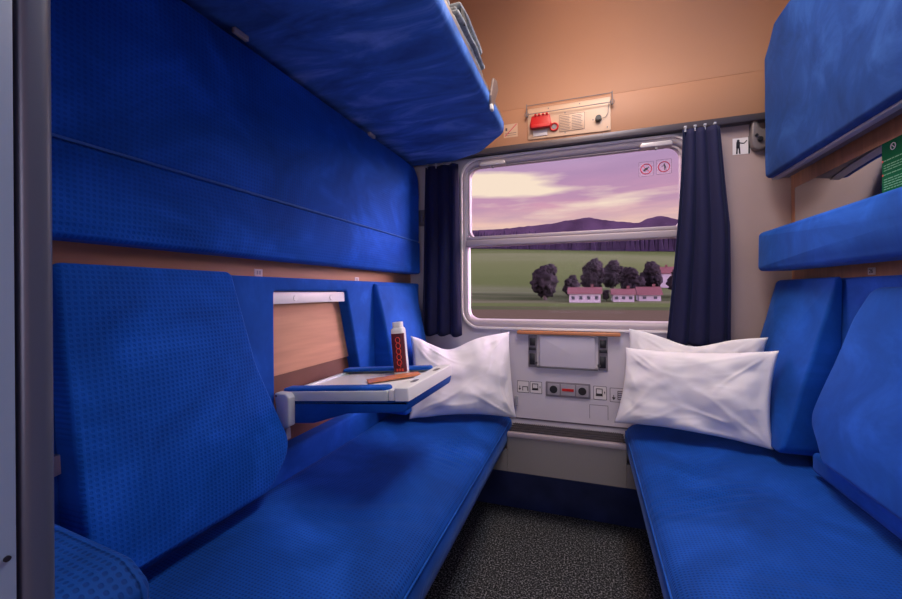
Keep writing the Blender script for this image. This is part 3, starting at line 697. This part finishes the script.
blanket(.62,1.10,2.035,.085,'grey wool blanket folded on the top bunk, nearer the door',1)
blanket(1.14,1.50,2.035,.075,'grey wool blanket folded on the top bunk, nearer the window',4)

# ------------------------------------------------------------ right wall furniture
t = thing('folded_upper_bunk', 'blue velvet top bunk folded up against the right wall', 'bunk', (.80,1.1,1.69))
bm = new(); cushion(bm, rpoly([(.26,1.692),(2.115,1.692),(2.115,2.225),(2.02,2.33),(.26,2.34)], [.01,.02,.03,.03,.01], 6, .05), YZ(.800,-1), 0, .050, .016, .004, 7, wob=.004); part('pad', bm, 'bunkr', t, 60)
bm = new(); box(bm, (.801,.27,1.688), (.835,2.10,2.32), .004); part('frame', bm, 'dkgrey', t)
bm = new(); box(bm, (.775,.27,1.684), (.801,2.108,1.6925), .002); part('lower_edge_strip', bm, 'greypl', t, label='grey metal edge strip')
bm = new(); box(bm, (.835,.5,1.75), (.8795,.56,1.80)); part('hinge_bracket', bm, 'dkgrey', t); bm = new(); box(bm, (.835,1.9,1.75), (.8795,1.96,1.80)); part('hinge_bracket', bm, 'dkgrey', t)
t = thing('guard_bolster', 'long blue padded rail on the right wall below the mirror', 'bolster', (.79,1.2,1.28))
bm = new(); cushion(bm, rpoly([(.26,1.278),(2.115,1.283),(2.115,1.455),(.26,1.450)], [.01,.02,.02,.01], 6, .05), YZ(.835,-1), 0, .113, .018, .012, 7, wob=.003); part('pad', bm, 'backplain', t, 60)
bm = new(); box(bm, (.8355,.30,1.295), (.8790,2.05,1.325)); part('mounting_board', bm, 'dkgrey', t)
bm = new(); box(bm, (.8365,.45,1.33), (.8795,2.058,1.633), .001); 
single('wall_mirror', bm, 'mirror', 'long narrow mirror on the right wall between bunk and blue rail', 'mirror', (.84,1.3,1.33))
pn = thing('green_notice', 'green notice with rows of pale print on the right wall mirror', 'notice', (.836,1.38,1.38))
bm = new(); box(bm, (.8348,1.20,1.38), (.8363,1.532,1.632)); part('sheet', bm, 'green', pn)
bm = new()
rows = [(1.578,.5)]+[(1.571-.0072*k,.9) for k in range(1,4)]+[(1.537,.5)]+[(1.530-.0072*k,.9) for k in range(1,6)]+[(1.482,.5)]+[(1.475-.0072*k,.9) for k in range(1,6)]
for i,(z,l) in enumerate(rows):
    y = 1.524; e = 1.524-.30*l*(.85+.15*random.random())
    while y > e:
        w = .008+.014*random.random(); box(bm, (.8342,max(e,y-w),z-.0013), (.8349,y,z+.0013)); y -= w+.003
part('printed_lines', bm, 'noticetext', pn)
bm = new(); tube(bm, [(.834,1.485+.0095*math.cos(2*PI*k/20),1.611+.0095*math.sin(2*PI*k/20)) for k in range(20)], .0012, 6, True); tube(bm, [(.834,1.4915,1.6175),(.834,1.4785,1.6045)], .0011, 6); part('round_symbol', bm, 'sticker', pn)
for k, z in enumerate((1.578,1.537,1.482)):
    bm = new(); box(bm, (.8338,1.5258,z-.0028), (.8349,1.5305,z+.0028), .0003); part('bullet', bm, 'orng', pn)
# right seat backs
t = thing('seat_back_panel', 'flat blue padded panel without opening on the right wall', 'seat back', (.86,1.2,.58))
bm = new(); cushion(bm, rpoly([(.30,.50),(2.15,.50),(2.15,1.240),(.30,1.238)], .012, 4, .05), YZ(.878,-1), 0, .068, .014, .004, 6); part('padding', bm, 'backplain', t, 60)
bm = new(); cushion(bm, rpoly([(.32,.596),(1.63,.596),(1.63,.662),(.32,.662)], .012, 4, .05), YZ(.806,-1), 0, .105, .016, .004, 5); part('lower_pad', bm, 'backplain', t, 60)
bm = new(); lean_back(bm, rpoly([(1.69,.615),(2.12,.615),(2.12,1.243),(1.665,1.243)], [.04,.04,.02,.02], 8, .03), .790,1.24,.640,.62, .014,.164, -1, .013,.016, 5)
single('back_cushion', bm, 'backplain', 'blue velvet back cushion by the right curtain, beside the two pillows', 'cushion', (.75,1.9,.6))
bm = new(); lean_back(bm, rpoly([(.45,.672),(1.49,.675),(1.605,.775),(1.505,1.12),(1.455,1.205),(.45,1.216)], [.05,.07,.07,.16,.05,.02], 8, .03), .765,1.2,.665,.69, .039,.139, -1, .016,.008, 6)
single('back_cushion', bm, 'backplain', 'big rounded blue velvet back cushion cut off by the right edge of the photo', 'cushion', (.72,1.0,.66))
# latch hooks by the bunks
lt = thing('bunk_catch', 'grey metal catch on the window wall beside the folded right bunk', 'catch', (.74,2.19,1.85))
bm = new(); prism(bm, rpoly([(.728,1.835),(.79,1.85),(.79,1.925),(.752,1.945),(.742,1.985),(.722,1.975),(.718,1.90)], [.03,.01,.01,.02,.009,.009,.03], 5), XZ(YW-.0045), 0, .035, .008); bb = part('plate', bm, 'catch', lt, 40)
bm = new(); cyl(bm, (.750,YW-.039,1.888), (.750,YW-.052,1.888), .011, n=16, bevel=.003); part('pin', bm, 'black', lt)
bm = new(); cyl(bm, (.737,YW-.039,1.908), (.737,YW-.048,1.908), .006, n=12); part('screw', bm, 'black', lt)
lt = thing('bunk_catch', 'dark metal catch on the wall between folded left bunk and curtain', 'catch', (-.95,2.19,1.63))
bm = new(); box(bm, (-.955,2.152,1.60), (-.905,YW-.0005,1.69), .006); box(bm, (-.925,2.13,1.615), (-.908,2.152,1.66), .004); part('body', bm, 'dkgrey', lt)

# ------------------------------------------------------------ curtains
def curtain(top, bot, yc, folds, label, seed, mid=None):
    (xa,xb,zt),(xc,xd,zb) = top, bot
    NZ, NX = 40, 90; bm = new(); F = []
    for s in (0,1):
        rows = []
        for j in range(NZ+1):
            k = j/NZ; z = zt+(zb-zt)*k; e = k**1.4
            l = xa+(xc-xa)*e; r = xb+(xd-xb)*min(1,k*2.2) if mid else xb+(xd-xb)*k
            row = []
            for i in range(NX+1):
                u = i/NX; ph = u*folds*2*PI+.5*math.sin(3*u+seed)+.25*math.sin(k*2.5+seed+u*5)
                amp = (.013+.009*k)*(.7+.5*noise.noise(Vector((u*5,seed,k*.8))))
                y = yc+amp*math.sin(ph)+.012*noise.noise(Vector((u*3,k*2,seed)))+s*.003
                x = l+(r-l)*u+.004*math.cos(ph)
                zz = z + (.006*math.sin(ph*1.0)+.008*noise.noise(Vector((u*4,seed,9))) if j == NZ else 0)
                row.append(bm.verts.new((x,y,zz)))
            rows.append(row)
        F.append(rows)
    for s in (0,1):
        for j in range(NZ):
            for i in range(NX):
                q = (F[s][j][i],F[s][j][i+1],F[s][j+1][i+1],F[s][j+1][i]); bm.faces.new(q if s else q[::-1])
    for j in range(NZ):
        for i in (0,NX): bm.faces.new((F[0][j][i],F[0][j+1][i],F[1][j+1][i],F[1][j][i]))
    for i in range(NX):
        for j in (0,NZ): bm.faces.new((F[0][j][i],F[0][j][i+1],F[1][j][i+1],F[1][j][i]))
    t = thing('window_curtain', label, 'curtain', ((xa+xb)/2,yc,zb), 'navy window curtains')
    part('cloth', bm, 'curtain', t, 180)
    for k in range(4):
        x = xa+(xb-xa)*(k+.4)/4; bm = new(); cyl(bm, (x,yc+.004,zt-.012), (x,yc+.004,zt+.010), .004, n=8); box(bm, (x-.006,yc-.002,zt+.006), (x+.006,yc+.012,zt+.016), .002); part('glider', bm, 'greypl', t)
curtain((-.892,-.690,1.930), (-.925,-.676,.952), 2.125, 3.2, 'plain navy curtain gathered at the left side of the window', 2)
curtain((.430,.590,1.963), (.352,.628,.935), 2.125, 3.3, 'navy curtain gathered at the right side of the window, flaring at its foot', 5, True)

# ------------------------------------------------------------ window-wall fittings
# emergency brake board
t = thing('emergency_brake_panel', 'cream emergency brake panel above the window with red handle and wire guard', 'emergency brake', (-.09,YW-.012,2.04))
def skewz(x): return -.018*(x+.09)
y = YW-.0125
bm = new(); prism(bm, rpoly([(-.300,2.032),(.122,2.026),(.122,2.200),(-.300,2.200)], .004, 3), XZ(y), 0, .006, .002); part('backplate', bm, 'cream', t)
bm = new(); tube(bm, [(-.304,y-.020,2.165),(.128,y-.020,2.165)], .0022, 8); tube(bm, [(-.304,y-.020,2.212),(.128,y-.020,2.212)], .0022, 8)
for x in (-.304,.128): tube(bm, [(x,y-.020,2.220),(x,y-.022,2.150)], .0028, 8); tube(bm, [(x,y,2.160),(x,y-.022,2.160)], .0025, 8); tube(bm, [(x+.010*math.cos(a),y-.02,2.165+.012*math.sin(a)) for a in [k*PI/8 for k in range(16)]], .0016, 6, True)
part('wire_guard', bm, 'dkgrey', t, 60)
bm = new(); prism(bm, rpoly([(-.284,2.082),(-.176,2.082),(-.172,2.100),(-.182,2.150),(-.278,2.150),(-.288,2.100)], .008, 4), XZ(y-.006), 0, .022, .006)
prism(bm, rpoly([(-.280,2.078),(-.176,2.078),(-.176,2.098),(-.280,2.098)], .006, 4), XZ(y-.026), 0, .014, .005)
for k in range(4): box(bm, (-.262+.02*k,y-.036,2.146), (-.250+.02*k,y-.012,2.156), .002)
part('handle', bm, 'red', t, 40, 'red pull handle')
bm = new(); box(bm, (-.272,y-.010,2.045), (-.196,y-.006,2.074), .001); part('label_plate', bm, 'sticker', t)
bm = new(); tube(bm, [(-.160+.019*math.cos(2*PI*k/24),y-.012,2.082+.019*math.sin(2*PI*k/24)) for k in range(24)], .0055, 8, True); part('pull_ring', bm, 'red', t, 60)
bm = new(); cyl(bm, (-.160,y-.006,2.082), (-.160,y-.012,2.082), .0135, n=18); part('ring_socket', bm, 'dkgrey', t)
bm = new(); box(bm, (-.134,y-.008,2.052), (-.005,y-.006,2.140), .0005); ip = part('instruction_plate', bm, 'cream', t)
bm = new()
for c in (-.130,-.070):
    for k in range(9): box(bm, (c,y-.0086,2.060+.0085*k), (c+.050+.004*math.sin(k*2),y-.008,2.0625+.0085*k))
part('fine_print', bm, 'rail', ip)
bm = new()
for a in ((-.134,2.052,-.005,2.0535),(-.134,2.1385,-.005,2.140),(-.134,2.052,-.1325,2.14),(-.0065,2.052,-.005,2.14)): box(bm, (a[0],y-.009,a[1]), (a[2],y-.008,a[3]))
part('plate_border', bm, 'rail', ip)
bm = new(); cyl(bm, (.062,y-.006,2.092), (.062,y-.030,2.092), .017, .014, n=22, bevel=.003); part('knob', bm, 'black', t, 50)
bm = new(); tube(bm, [(.080,y-.012,2.092),(.098,y-.013,2.096),(.108,y-.014,2.115),(.112,y-.018,2.160)], .0016, 6); part('sealing_wire', bm, 'dkgrey', t)
for x, z in ((-.104,2.150),(-.104,2.044),(.105,2.045),(.036,2.092),(-.19,2.187),(-.03,2.187)):
    bm = new(); cyl(bm, (x,y-.006,z), (x,y-.008,z), .0035, n=10); part('screw', bm, 'dkgrey', t)
# slashed sticker
st = thing('slashed_sticker', 'small pale sticker with a red diagonal slash beside the brake panel', 'sticker', (-.395,YW-.013,2.06))
bm = new(); box(bm, (-.435,YW-.0132,2.062), (-.357,YW-.0124,2.135)); part('sheet', bm, 'cream', st)
bm = new(); bar(bm, (-.428,2.070), (-.362,2.132), .004, YW-.0133); part('red_slash', bm, 'redline', st)
bm = new(); box(bm, (-.428,YW-.0142,2.083), (-.365,YW-.0134,2.0855)); box(bm, (-.428,YW-.0142,2.073), (-.365,YW-.0134,2.0745)); box(bm, (-.425,YW-.0142,2.10), (-.415,YW-.0134,2.115)); part('print', bm, 'rail', st)
# person pictogram on the right
st = thing('figure_pictogram', 'white sticker with a black standing figure right of the curtain', 'sticker', (.69,YW-.006,1.85))
yq = YW-.0048
bm = new(); box(bm, (.655,yq,1.838), (.725,yq-.0008,1.915)); part('sheet', bm, 'sticker', st)
bm = new(); yq -= .001
flat(bm, circ(.677,1.902,.0058,14), yq); bar(bm,(.677,1.897),(.676,1.868),.014,yq); bar(bm,(.673,1.872),(.671,1.841),.006,yq); bar(bm,(.681,1.872),(.683,1.841),.006,yq); bar(bm,(.680,1.892),(.700,1.888),.004,yq); bar(bm,(.700,1.888),(.712,1.901),.004,yq); bar(bm,(.720,1.838),(.720,1.918),.006,yq)
part('figure', bm, 'black', st)

# folded wall table under the window
t = thing('folding_wall_table', 'grey fold-down wall table with orange wooden edge beneath the window', 'table', (-.105,YW,.79))
bm = new(); prism(bm, rpoly([(-.366,.968),(.160,.968),(.160,.986),(-.366,.986)], .004, 3), XZ(YW), 0.0005, .034, .004, both=False); part('wooden_edge', bm, 'edgewood', t, 40, 'orange-brown wooden edge')
bm = new(); prism(bm, rpoly([(-.246,.795),(.038,.795),(.038,.960),(-.246,.960)], .006, 4), XZ(YW), .006, .020, .003); part('leaf', bm, 'grey', t, 40)
bm = new(); box(bm, (-.262,YW-.022,.786), (.052,YW-.001,.796), .003); part('lower_lip', bm, 'dkgrey', t)
for a, b_ in ((-.308,-.262),(.054,.100)):
    bm = new(); prism(bm, rpoly([(a,.785),(b_,.785),(b_,.962),(a,.962)], .003, 3), XZ(YW), .0005, .008, .002); hg = part('hinge_plate', bm, 'fitting', t, 40)
    bm = new(); box(bm, (a+.004,YW-.018,.880), (b_-.004,YW-.0085,.896), .002); box(bm, (a+.008,YW-.014,.905), (b_-.008,YW-.0085,.945), .002); box(bm, (a+.006,YW-.012,.80), (b_-.010,YW-.0085,.862), .002); part('hinge_bar', bm, 'black', hg)
for x in (-.266,.056):
    bm = new(); cyl(bm, (x,YW-.024,.812), (x,YW-.008,.812), .008, n=14, bevel=.002); part('pivot_knob', bm, 'rail', t)
# socket panel
t = thing('socket_panel', 'grey twin shaver socket panel with red label below the wall table', 'socket', (-.10,YW,.64))
def sk(x, z): return (x, z)
bm = new(); prism(bm, rpoly([(-.216,.632),(.014,.632),(.014,.712),(-.216,.712)], .005, 4), XZ(YW), .0005, .007, .002); part('faceplate', bm, 'fitting', t, 40)
for a, b_ in ((-.206,-.143),(-.058,.004)):
    c = (a+b_)/2
    bm = new(); prism(bm, rpoly([(a,.643),(b_,.643),(b_,.702),(a,.702)], .003, 3), XZ(YW-.0072), 0, .003, .001); so = part('socket_insert', bm, 'insert', t, 40)
    bm = new(); cyl(bm, (c,YW-.0103,.672), (c,YW-.0120,.672), .0205, n=28); so2 = part('socket_hole', bm, 'black', so)
bm = new(); prism(bm, rpoly([(-.137,.643),(-.064,.643),(-.064,.702),(-.137,.702)], .003, 3), XZ(YW-.0072), 0, .002, .001); part('centre_insert', bm, 'insert', t, 40)
bm = new(); box(bm, (-.130,YW-.0110,.666), (-.070,YW-.0093,.680)); part('red_label', bm, 'red', t, label='red label strip')
def picto(x0_, x1_, z0_, z1_, label, kind, m='sticker'):
    cx = (x0_+x1_)/2; w = x1_-x0_; h = z1_-z0_
    st = thing('pictogram_sticker', label, 'sticker', (cx,YW,z0_), 'pictograms beside the sockets')
    bm = new(); prism(bm, rpoly([(x0_,z0_),(x1_,z0_),(x1_,z1_),(x0_,z1_)], .004, 3), XZ(YW), .0003, .0012); part('border', bm, 'dkgrey', st)
    bm = new(); prism(bm, rpoly([(x0_+.003,z0_+.003),(x1_-.003,z0_+.003),(x1_-.003,z1_-.003),(x0_+.003,z1_-.003)], .003, 3), XZ(YW), .0013, .0018); part('sheet', bm, m, st)
    bm = new(); yk = YW-.0019
    P = lambda u,v: (x0_+w*u, z0_+h*v)
    if kind == 'table':
        bar(bm, P(.22,.58), P(.22,.34), .0035, yk); flat(bm, [P(.10,.36),P(.22,.20),P(.34,.36)], yk)
        bar(bm, P(.45,.52), P(.90,.52), .004, yk); bar(bm, P(.47,.52), P(.47,.18), .004, yk); bar(bm, P(.88,.52), P(.88,.18), .004, yk)
    elif kind == 'screen':
        for a, b_ in (((.2,.80),(.68,.80)),((.2,.34),(.68,.34)),((.22,.80),(.22,.30)),((.66,.80),(.66,.30))): bar(bm, P(*a), P(*b_), .004, yk)
        flat(bm, [P(.16,.28),P(.70,.28),P(.66,.46),P(.22,.46)], yk); bar(bm, P(.84,.62), P(.84,.44), .003, yk); flat(bm, [P(.78,.55),P(.90,.55),P(.84,.66)], yk)
    else:
        bar(bm, P(.28,.50), P(.28,.30), .0035, yk); flat(bm, [P(.14,.34),P(.28,.14),P(.42,.34)], yk)
        for k in range(5): bar(bm, P(.55,.22+.14*k), P(.90,.22+.14*k), .0035, yk)
        bar(bm, P(.57,.2), P(.57,.8), .003, yk)
    part('drawing', bm, 'ink', st)
picto(-.372,-.306,.640,.706, 'pale pictogram of arrow and table, leftmost in the row by the sockets', 'table')
picto(-.302,-.236,.640,.706, 'pale pictogram of a small screen, directly left of the sockets', 'screen')
picto(.028,.094,.632,.704, 'pale pictogram of a small screen, directly right of the sockets', 'screen')
picto(.108,.176,.626,.700, 'grey pictogram of arrow and ladder at the right pillow', 'ladder', 'grey')
bm = new()
for a in ((.008,.530,.010,.604),(.098,.530,.100,.600),(.008,.602,.100,.604)): box(bm, (a[0],YW-.0008,a[1]), (a[2],YW,a[3]))
tag(link('access_flap', bm, 'line', (0,0,0)), 'faint square access flap outline low on the window wall', 'flap')
bm = new(); box(bm, (-.462,YW-.0008,.50), (-.4605,YW,.985)); box(bm,(.268,YW-.0008,.5),(.2695,YW,.985)); struct('trim_wall_joint', bm, 'line')
bm = new(); box(bm, (-1.0,YW-.004,.493), (.86,YW,.500)); struct('trim_panel_foot', bm, 'line')
bm = new(); prism(bm, rpoly([(-.385,.565),(-.368,.570),(-.366,.620),(-.383,.625)], .005, 4), XZ(YW), .0005, .016, .003)
tag(link('wall_hook', bm, 'greypl', (0,0,0), 40), 'small grey hook on the wall beside the left pillow', 'hook')
# heater housing
t = thing('heater_housing', 'brushed steel heater box running under the window between the benches', 'heater', (-.1,2.1,.25))
hx0, hx1 = -.393, .170
bm = new(); prism(bm, rpoly([(2.015,.275),(2.17,.275),(2.17,.296),(2.032,.296),(2.032,.455),(2.014,.455)], 0), lambda a,b,h: (h,a,b), hx0, hx1); part('front_plate', bm, 'steel', t)
for a_, b_ in ((-.95,hx0-.001),(hx1+.001,.80)):
    bm = new(); prism(bm, rpoly([(2.015,.275),(2.17,.275),(2.17,.296),(2.032,.296),(2.032,.385),(2.014,.385)], 0), lambda a,b,h: (h,a,b), a_, b_); part('side_plate', bm, 'steel', t)
bm = new(); box(bm, (hx0,2.005,.456), (hx1,2.030,.480), .004); part('front_lip', bm, 'alu', t, label='bright metal lip')
bm = new(); box(bm, (hx0,2.030,.450), (hx1,2.195,.462)); gp = part('grille_bed', bm, 'black', t)
bm = new(); x = hx0+.01
while x < hx1-.01: box(bm, (x,2.032,.4625), (x+.005,2.193,.472)); x += .0105
for yy in (2.06,2.095,2.13,2.165): box(bm, (hx0,yy,.472), (hx1,yy+.006,.4755))
part('grille', bm, 'rail', gp)
bm = new(); box(bm, (-.98,2.185,.001), (.86,2.199,.30)); struct('baseboard_window', bm, 'kick')

# ------------------------------------------------------------ pillows
def pillow(name_label, c, thick, seed, flap=0, sag=(0,0,0), wr=1.0):
    """c: bottom-left, bottom-right, top-right, top-left as seen from the door"""
    BL,BR,TR,TLc = [Vector(q) for q in c]; nrm = (BR-BL).cross(TLc-BL).normalized()
    NU, NV = 84, 60; bm = new(); G = {}
    for s in (1,-1):
        for i in range(NU+1):
            for j in range(NV+1):
                u, v = i/NU, j/NV; a, b_ = 2*u-1, 2*v-1
                if s == -1 and (i in (0,NU) or j in (0,NV)): G[s,i,j] = G[1,i,j]; continue
                # edges pull inwards between the corners
                pu = u + .035*a*(b_*b_-1)*-1*0 - a*.03*(1-b_*b_); pv = v - b_*.05*(1-a*a)
                p = BL*(1-pu)*(1-pv)+BR*pu*(1-pv)+TR*pu*pv+TLc*(1-pu)*pv
                p.z -= sag[0]*math.exp(-((u-sag[1])/.22)**2)*max(0,v-.35)**1.2 if sag[0] else 0
                e = max(0,(1-a*a)*(1-b_*b_)); h = thick/2*e**.42
                q = Vector((a*2.3+seed, b_*1.9, seed*.7))
                n1 = noise.noise(q*1.0)*.020+noise.noise(q*2.3)*.003
                # folds radiate from the corners and along the edges, the belly stays smooth
                cw = 0
                for ci,(ca_,cb_) in enumerate(((-1,-1),(1,-1),(1,1),(-1,1))):
                    dx, dy = a-ca_, b_-cb_; rr_ = math.hypot(dx,dy)+1e-6; th_ = math.atan2(dy,dx)
                    cw += math.exp(-(rr_/.75)**2)*(max(0,1-abs(noise.noise(Vector((th_*2.6+seed*(ci+1),rr_*.8,seed))))*4.2)**1.5)*.020
                rid = max(0,1-abs(noise.noise(Vector((a*1.3+b_*.7+seed*3,(b_-a*.5)*2.2,seed))))*5)**2*.008
                edgew = (1-e)**2*.010*noise.noise(Vector((a*5+seed,b_*.5,1)))*2; edgev = 0
                h = max(.0015,h+(n1+(rid*(1-.5*e)*.2+cw*(.5+.35*(a>0)*(b_<.2)))*wr)*min(1,e*3.5))
                G[s,i,j] = bm.verts.new(p+nrm*(s*h+edgew+edgev))
    for s in (1,-1):
        for i in range(NU):
            for j in range(NV):
                q = [G[s,i,j],G[s,i+1,j],G[s,i+1,j+1],G[s,i,j+1]]; bm.faces.new(q if s > 0 else q[::-1])
    o = (BL+BR)/2
    return single('pillow', bm, 'pillow', name_label, 'pillow', (o.x,o.y,min(BL.z,BR.z)), 'white pillows', smooth=180)
pillow('white pillow propped at the window end of the left bench', [(-.81,1.72,.592),(-.350,2.03,.548),(-.398,2.12,.985),(-.84,1.80,.985)], .17, 2.3, sag=(.10,.36,0), wr=1.2)
pillow('white pillow in front on the right bench, overlapping the one behind', [(.115,1.99,.585),(.650,1.77,.606),(.680,1.80,.972),(.172,2.04,.932)], .13, 5.1, wr=1.0)
pillow('white pillow at the back of the right bench, only its upper edge showing', [(.150,2.10,.60),(.68,2.02,.60),(.705,1.96,1.005),(.195,2.12,1.015)], .07, 8.4, sag=(.07,.5,0), wr=.8)

# ------------------------------------------------------------ lamps
t = thing('ceiling_lamp', 'long ceiling lamp above the aisle, out of the frame', 'lamp', (-.05,1.4,2.70))
bm = new(); box(bm, (-.24,.65,2.700), (.48,1.95,2.7345), .01); part('housing', bm, 'white', t)
bm = new(); box(bm, (-.21,.68,2.694), (.45,1.92,2.700), .002); part('diffuser', bm, 'lampglass', t)

# ------------------------------------------------------------ landscape outside
def gz(y, x=0):   # ground height at distance y
    pts = [(8,-1.6),(20,-1.9),(45,-1.6),(75,-1.5),(110,-2.0),(135,-1.2),(170,2.5),(230,13),(300,26.5),(345,36),(420,30),(1600,20)]
    for (a,b),(c,d) in zip(pts,pts[1:]):
        if a <= y <= c:
            k = (y-a)/(c-a); k = k*k*(3-2*k)*.3+k*.7; z = b+(d-b)*k; break
    else: z = pts[0][1] if y < 8 else pts[-1][1]
    return z+(max(0,min(1,(y-100)/150)))*(3.5*noise.noise(Vector((x*.008,y*.006,0)))-.052*x)
bm = new(); ys = [3.2,5,8,12,18,26,36,48,62,78,95,112,130,150,172,198,226,256,288,320,350,400,500,700,1100]; xs = [-900+20*i for i in range(81)]
g = [[bm.verts.new((x,y,gz(y,x))) for x in xs] for y in ys]
for j in range(len(ys)-1):
    for i in range(len(xs)-1): bm.faces.new((g[j][i],g[j][i+1],g[j+1][i+1],g[j+1][i]))
struct('ground_outside', bm, 'field', 180, 'farmland sloping up outside the window')
def ridge(y, zf, name, m, d=120, step=6, rough=1):
    bm = new(); A=[];B=[];C_=[]
    x = -900
    while x < 900:
        z = zf(x); A.append(bm.verts.new((x,y-d,0))); B.append(bm.verts.new((x,y,z))); C_.append(bm.verts.new((x,y+d,0))); x += step
    for i in range(len(A)-1): bm.faces.new((A[i],A[i+1],B[i+1],B[i])); bm.faces.new((B[i],B[i+1],C_[i+1],C_[i]))
    return struct(name, bm, m, 60)
HP = [(-900,150),(-313,163.9),(-288,163.8),(-210,163.2),(-134,166.2),(-80,169),(-45,173.8),(4,178),(42,169.5),(68,164.2),(112,158.5),(137,167.7),(156,171),(198,161),(300,168),(900,150)]
def hp(x):
    for (a,b),(c,d) in zip(HP,HP[1:]):
        if a <= x <= c: k = (x-a)/(c-a); return b+(d-b)*k*k*(3-2*k)
    return 150
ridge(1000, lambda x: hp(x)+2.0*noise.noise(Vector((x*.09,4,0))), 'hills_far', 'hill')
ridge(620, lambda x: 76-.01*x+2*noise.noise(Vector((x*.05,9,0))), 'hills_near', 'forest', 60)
# wooded belt at the top of the meadow: nobody could count it
bm = new(); 
for row in range(3):
    x = -170
    while x < 150:
        y_ = 352+row*9; r = random.uniform(3.0,4.6); h = random.uniform(13,17); b0 = gz(y_,x)
        cyl(bm, (x,y_,b0), (x,y_,b0+h), r, .3, 7); x += random.uniform(2.2,3.8)
o = link('forest_belt', bm, 'forest', (0,350,20)); o.location = (0,350,20); tag(o, 'dark belt of conifers along the top of the meadow', 'forest', kind='stuff')
def tree(x, y, h, w, label, seed):
    z0_ = gz(y,x)-.3; t = thing('broadleaf_tree', label, 'tree', (x,y,z0_), 'trees among the farmhouses')
    bm = new(); cyl(bm, (x,y,z0_), (x,y,z0_+h*.5), w*.06, w*.03, 8); part('trunk', bm, 'bark', t)
    bm = new(); rnd = random.Random(seed)
    for k in range(9):
        a = rnd.uniform(0,2*PI); rr = rnd.uniform(0,.30)*w; zz = z0_+h*rnd.uniform(.30,.80)
        if k == 0: rr, zz = 0, z0_+h*.74
        R_ = w*rnd.uniform(.20,.30)*(1.25 if zz < z0_+h*.55 else .85)
        tb_ = bmesh.new(); bmesh.ops.create_icosphere(tb_, subdivisions=4, radius=R_)
        for v in tb_.verts: v.co *= 1+.34*noise.noise(v.co*(2.2/R_)+Vector((seed,k,0)))+.20*noise.noise(v.co*(6/R_)+Vector((seed,k,3)))+.16*noise.noise(v.co*(13/R_)+Vector((seed,k,7)))
        join(bm, tb_, Matrix.Translation((x+rr*math.cos(a),y+rr*math.sin(a),zz)))
    part('crown', bm, 'crown', t, 180)
TR_ = [(-12.6,128,12.5,10,'dark round tree standing alone left of the farmhouses'),(1.6,148,14,9.5,'tall dark tree directly behind the white farmhouse'),(-4.6,137,9.5,6,'dark tree behind the left end of the white farmhouse'),(9.2,160,13,9,'dark tree behind the gap between the farmhouses'),(13.2,143,11,8,'dark tree above the middle farmhouse'),(21,150,12,8.5,'dark tree above the right farmhouse'),(29,140,11,9,'dark tree at the right side of the window view'),(5.2,121,4.0,2.2,'dark shrub between the white farmhouse and the middle one')]
for i,(x,y,h,w,l) in enumerate(TR_): tree(x,y,h,w,l,i*3+1)
def house(x, y, w, d, h, rh, label, nwin):
    z0_ = gz(y,x)-.2; t = thing('farmhouse', label, 'house', (x,y,z0_), 'farmhouses outside')
    bm = new(); box(bm, (x-w/2,y-d/2,z0_), (x+w/2,y+d/2,z0_+h)); wl = part('walls', bm, 'house', t)
    bm = new(); o_ = .5; pr_ = [(y-d/2-o_,z0_+h-.2),(y+d/2+o_,z0_+h-.2),(y,z0_+h+rh)]
    prism(bm, [Vector(q) for q in pr_], lambda a,b,hh: (hh,a,b), x-w/2-o_, x+w/2+o_); part('roof', bm, 'roof', t)
    for k in range(nwin):
        xx = x-w/2+w*(k+.5)/nwin; bm = new(); box(bm, (xx-.45,y-d/2-.05,z0_+h*.35), (xx+.45,y-d/2+.02,z0_+h*.72)); part('window', bm, 'pane', t)
    bm = new(); box(bm, (x+w*.2,y-.4,z0_+h+rh*.3), (x+w*.2+.7,y+.4,z0_+h+rh+.8)); part('chimney', bm, 'roof', t)
house(-.6,118,8.2,6,2.7,1.7,'long white farmhouse with red roof, leftmost of the farmhouses',4)
house(9.6,122,5.4,6,2.3,1.5,'small white house with red roof in the middle of the hamlet',3)
house(16.8,127,5.6,7,2.0,2.2,'low house with broad reddish roof at the right of the hamlet',2)
house(27,172,9,7,5.5,2.6,'farther house with red roof beside the right curtain',3)
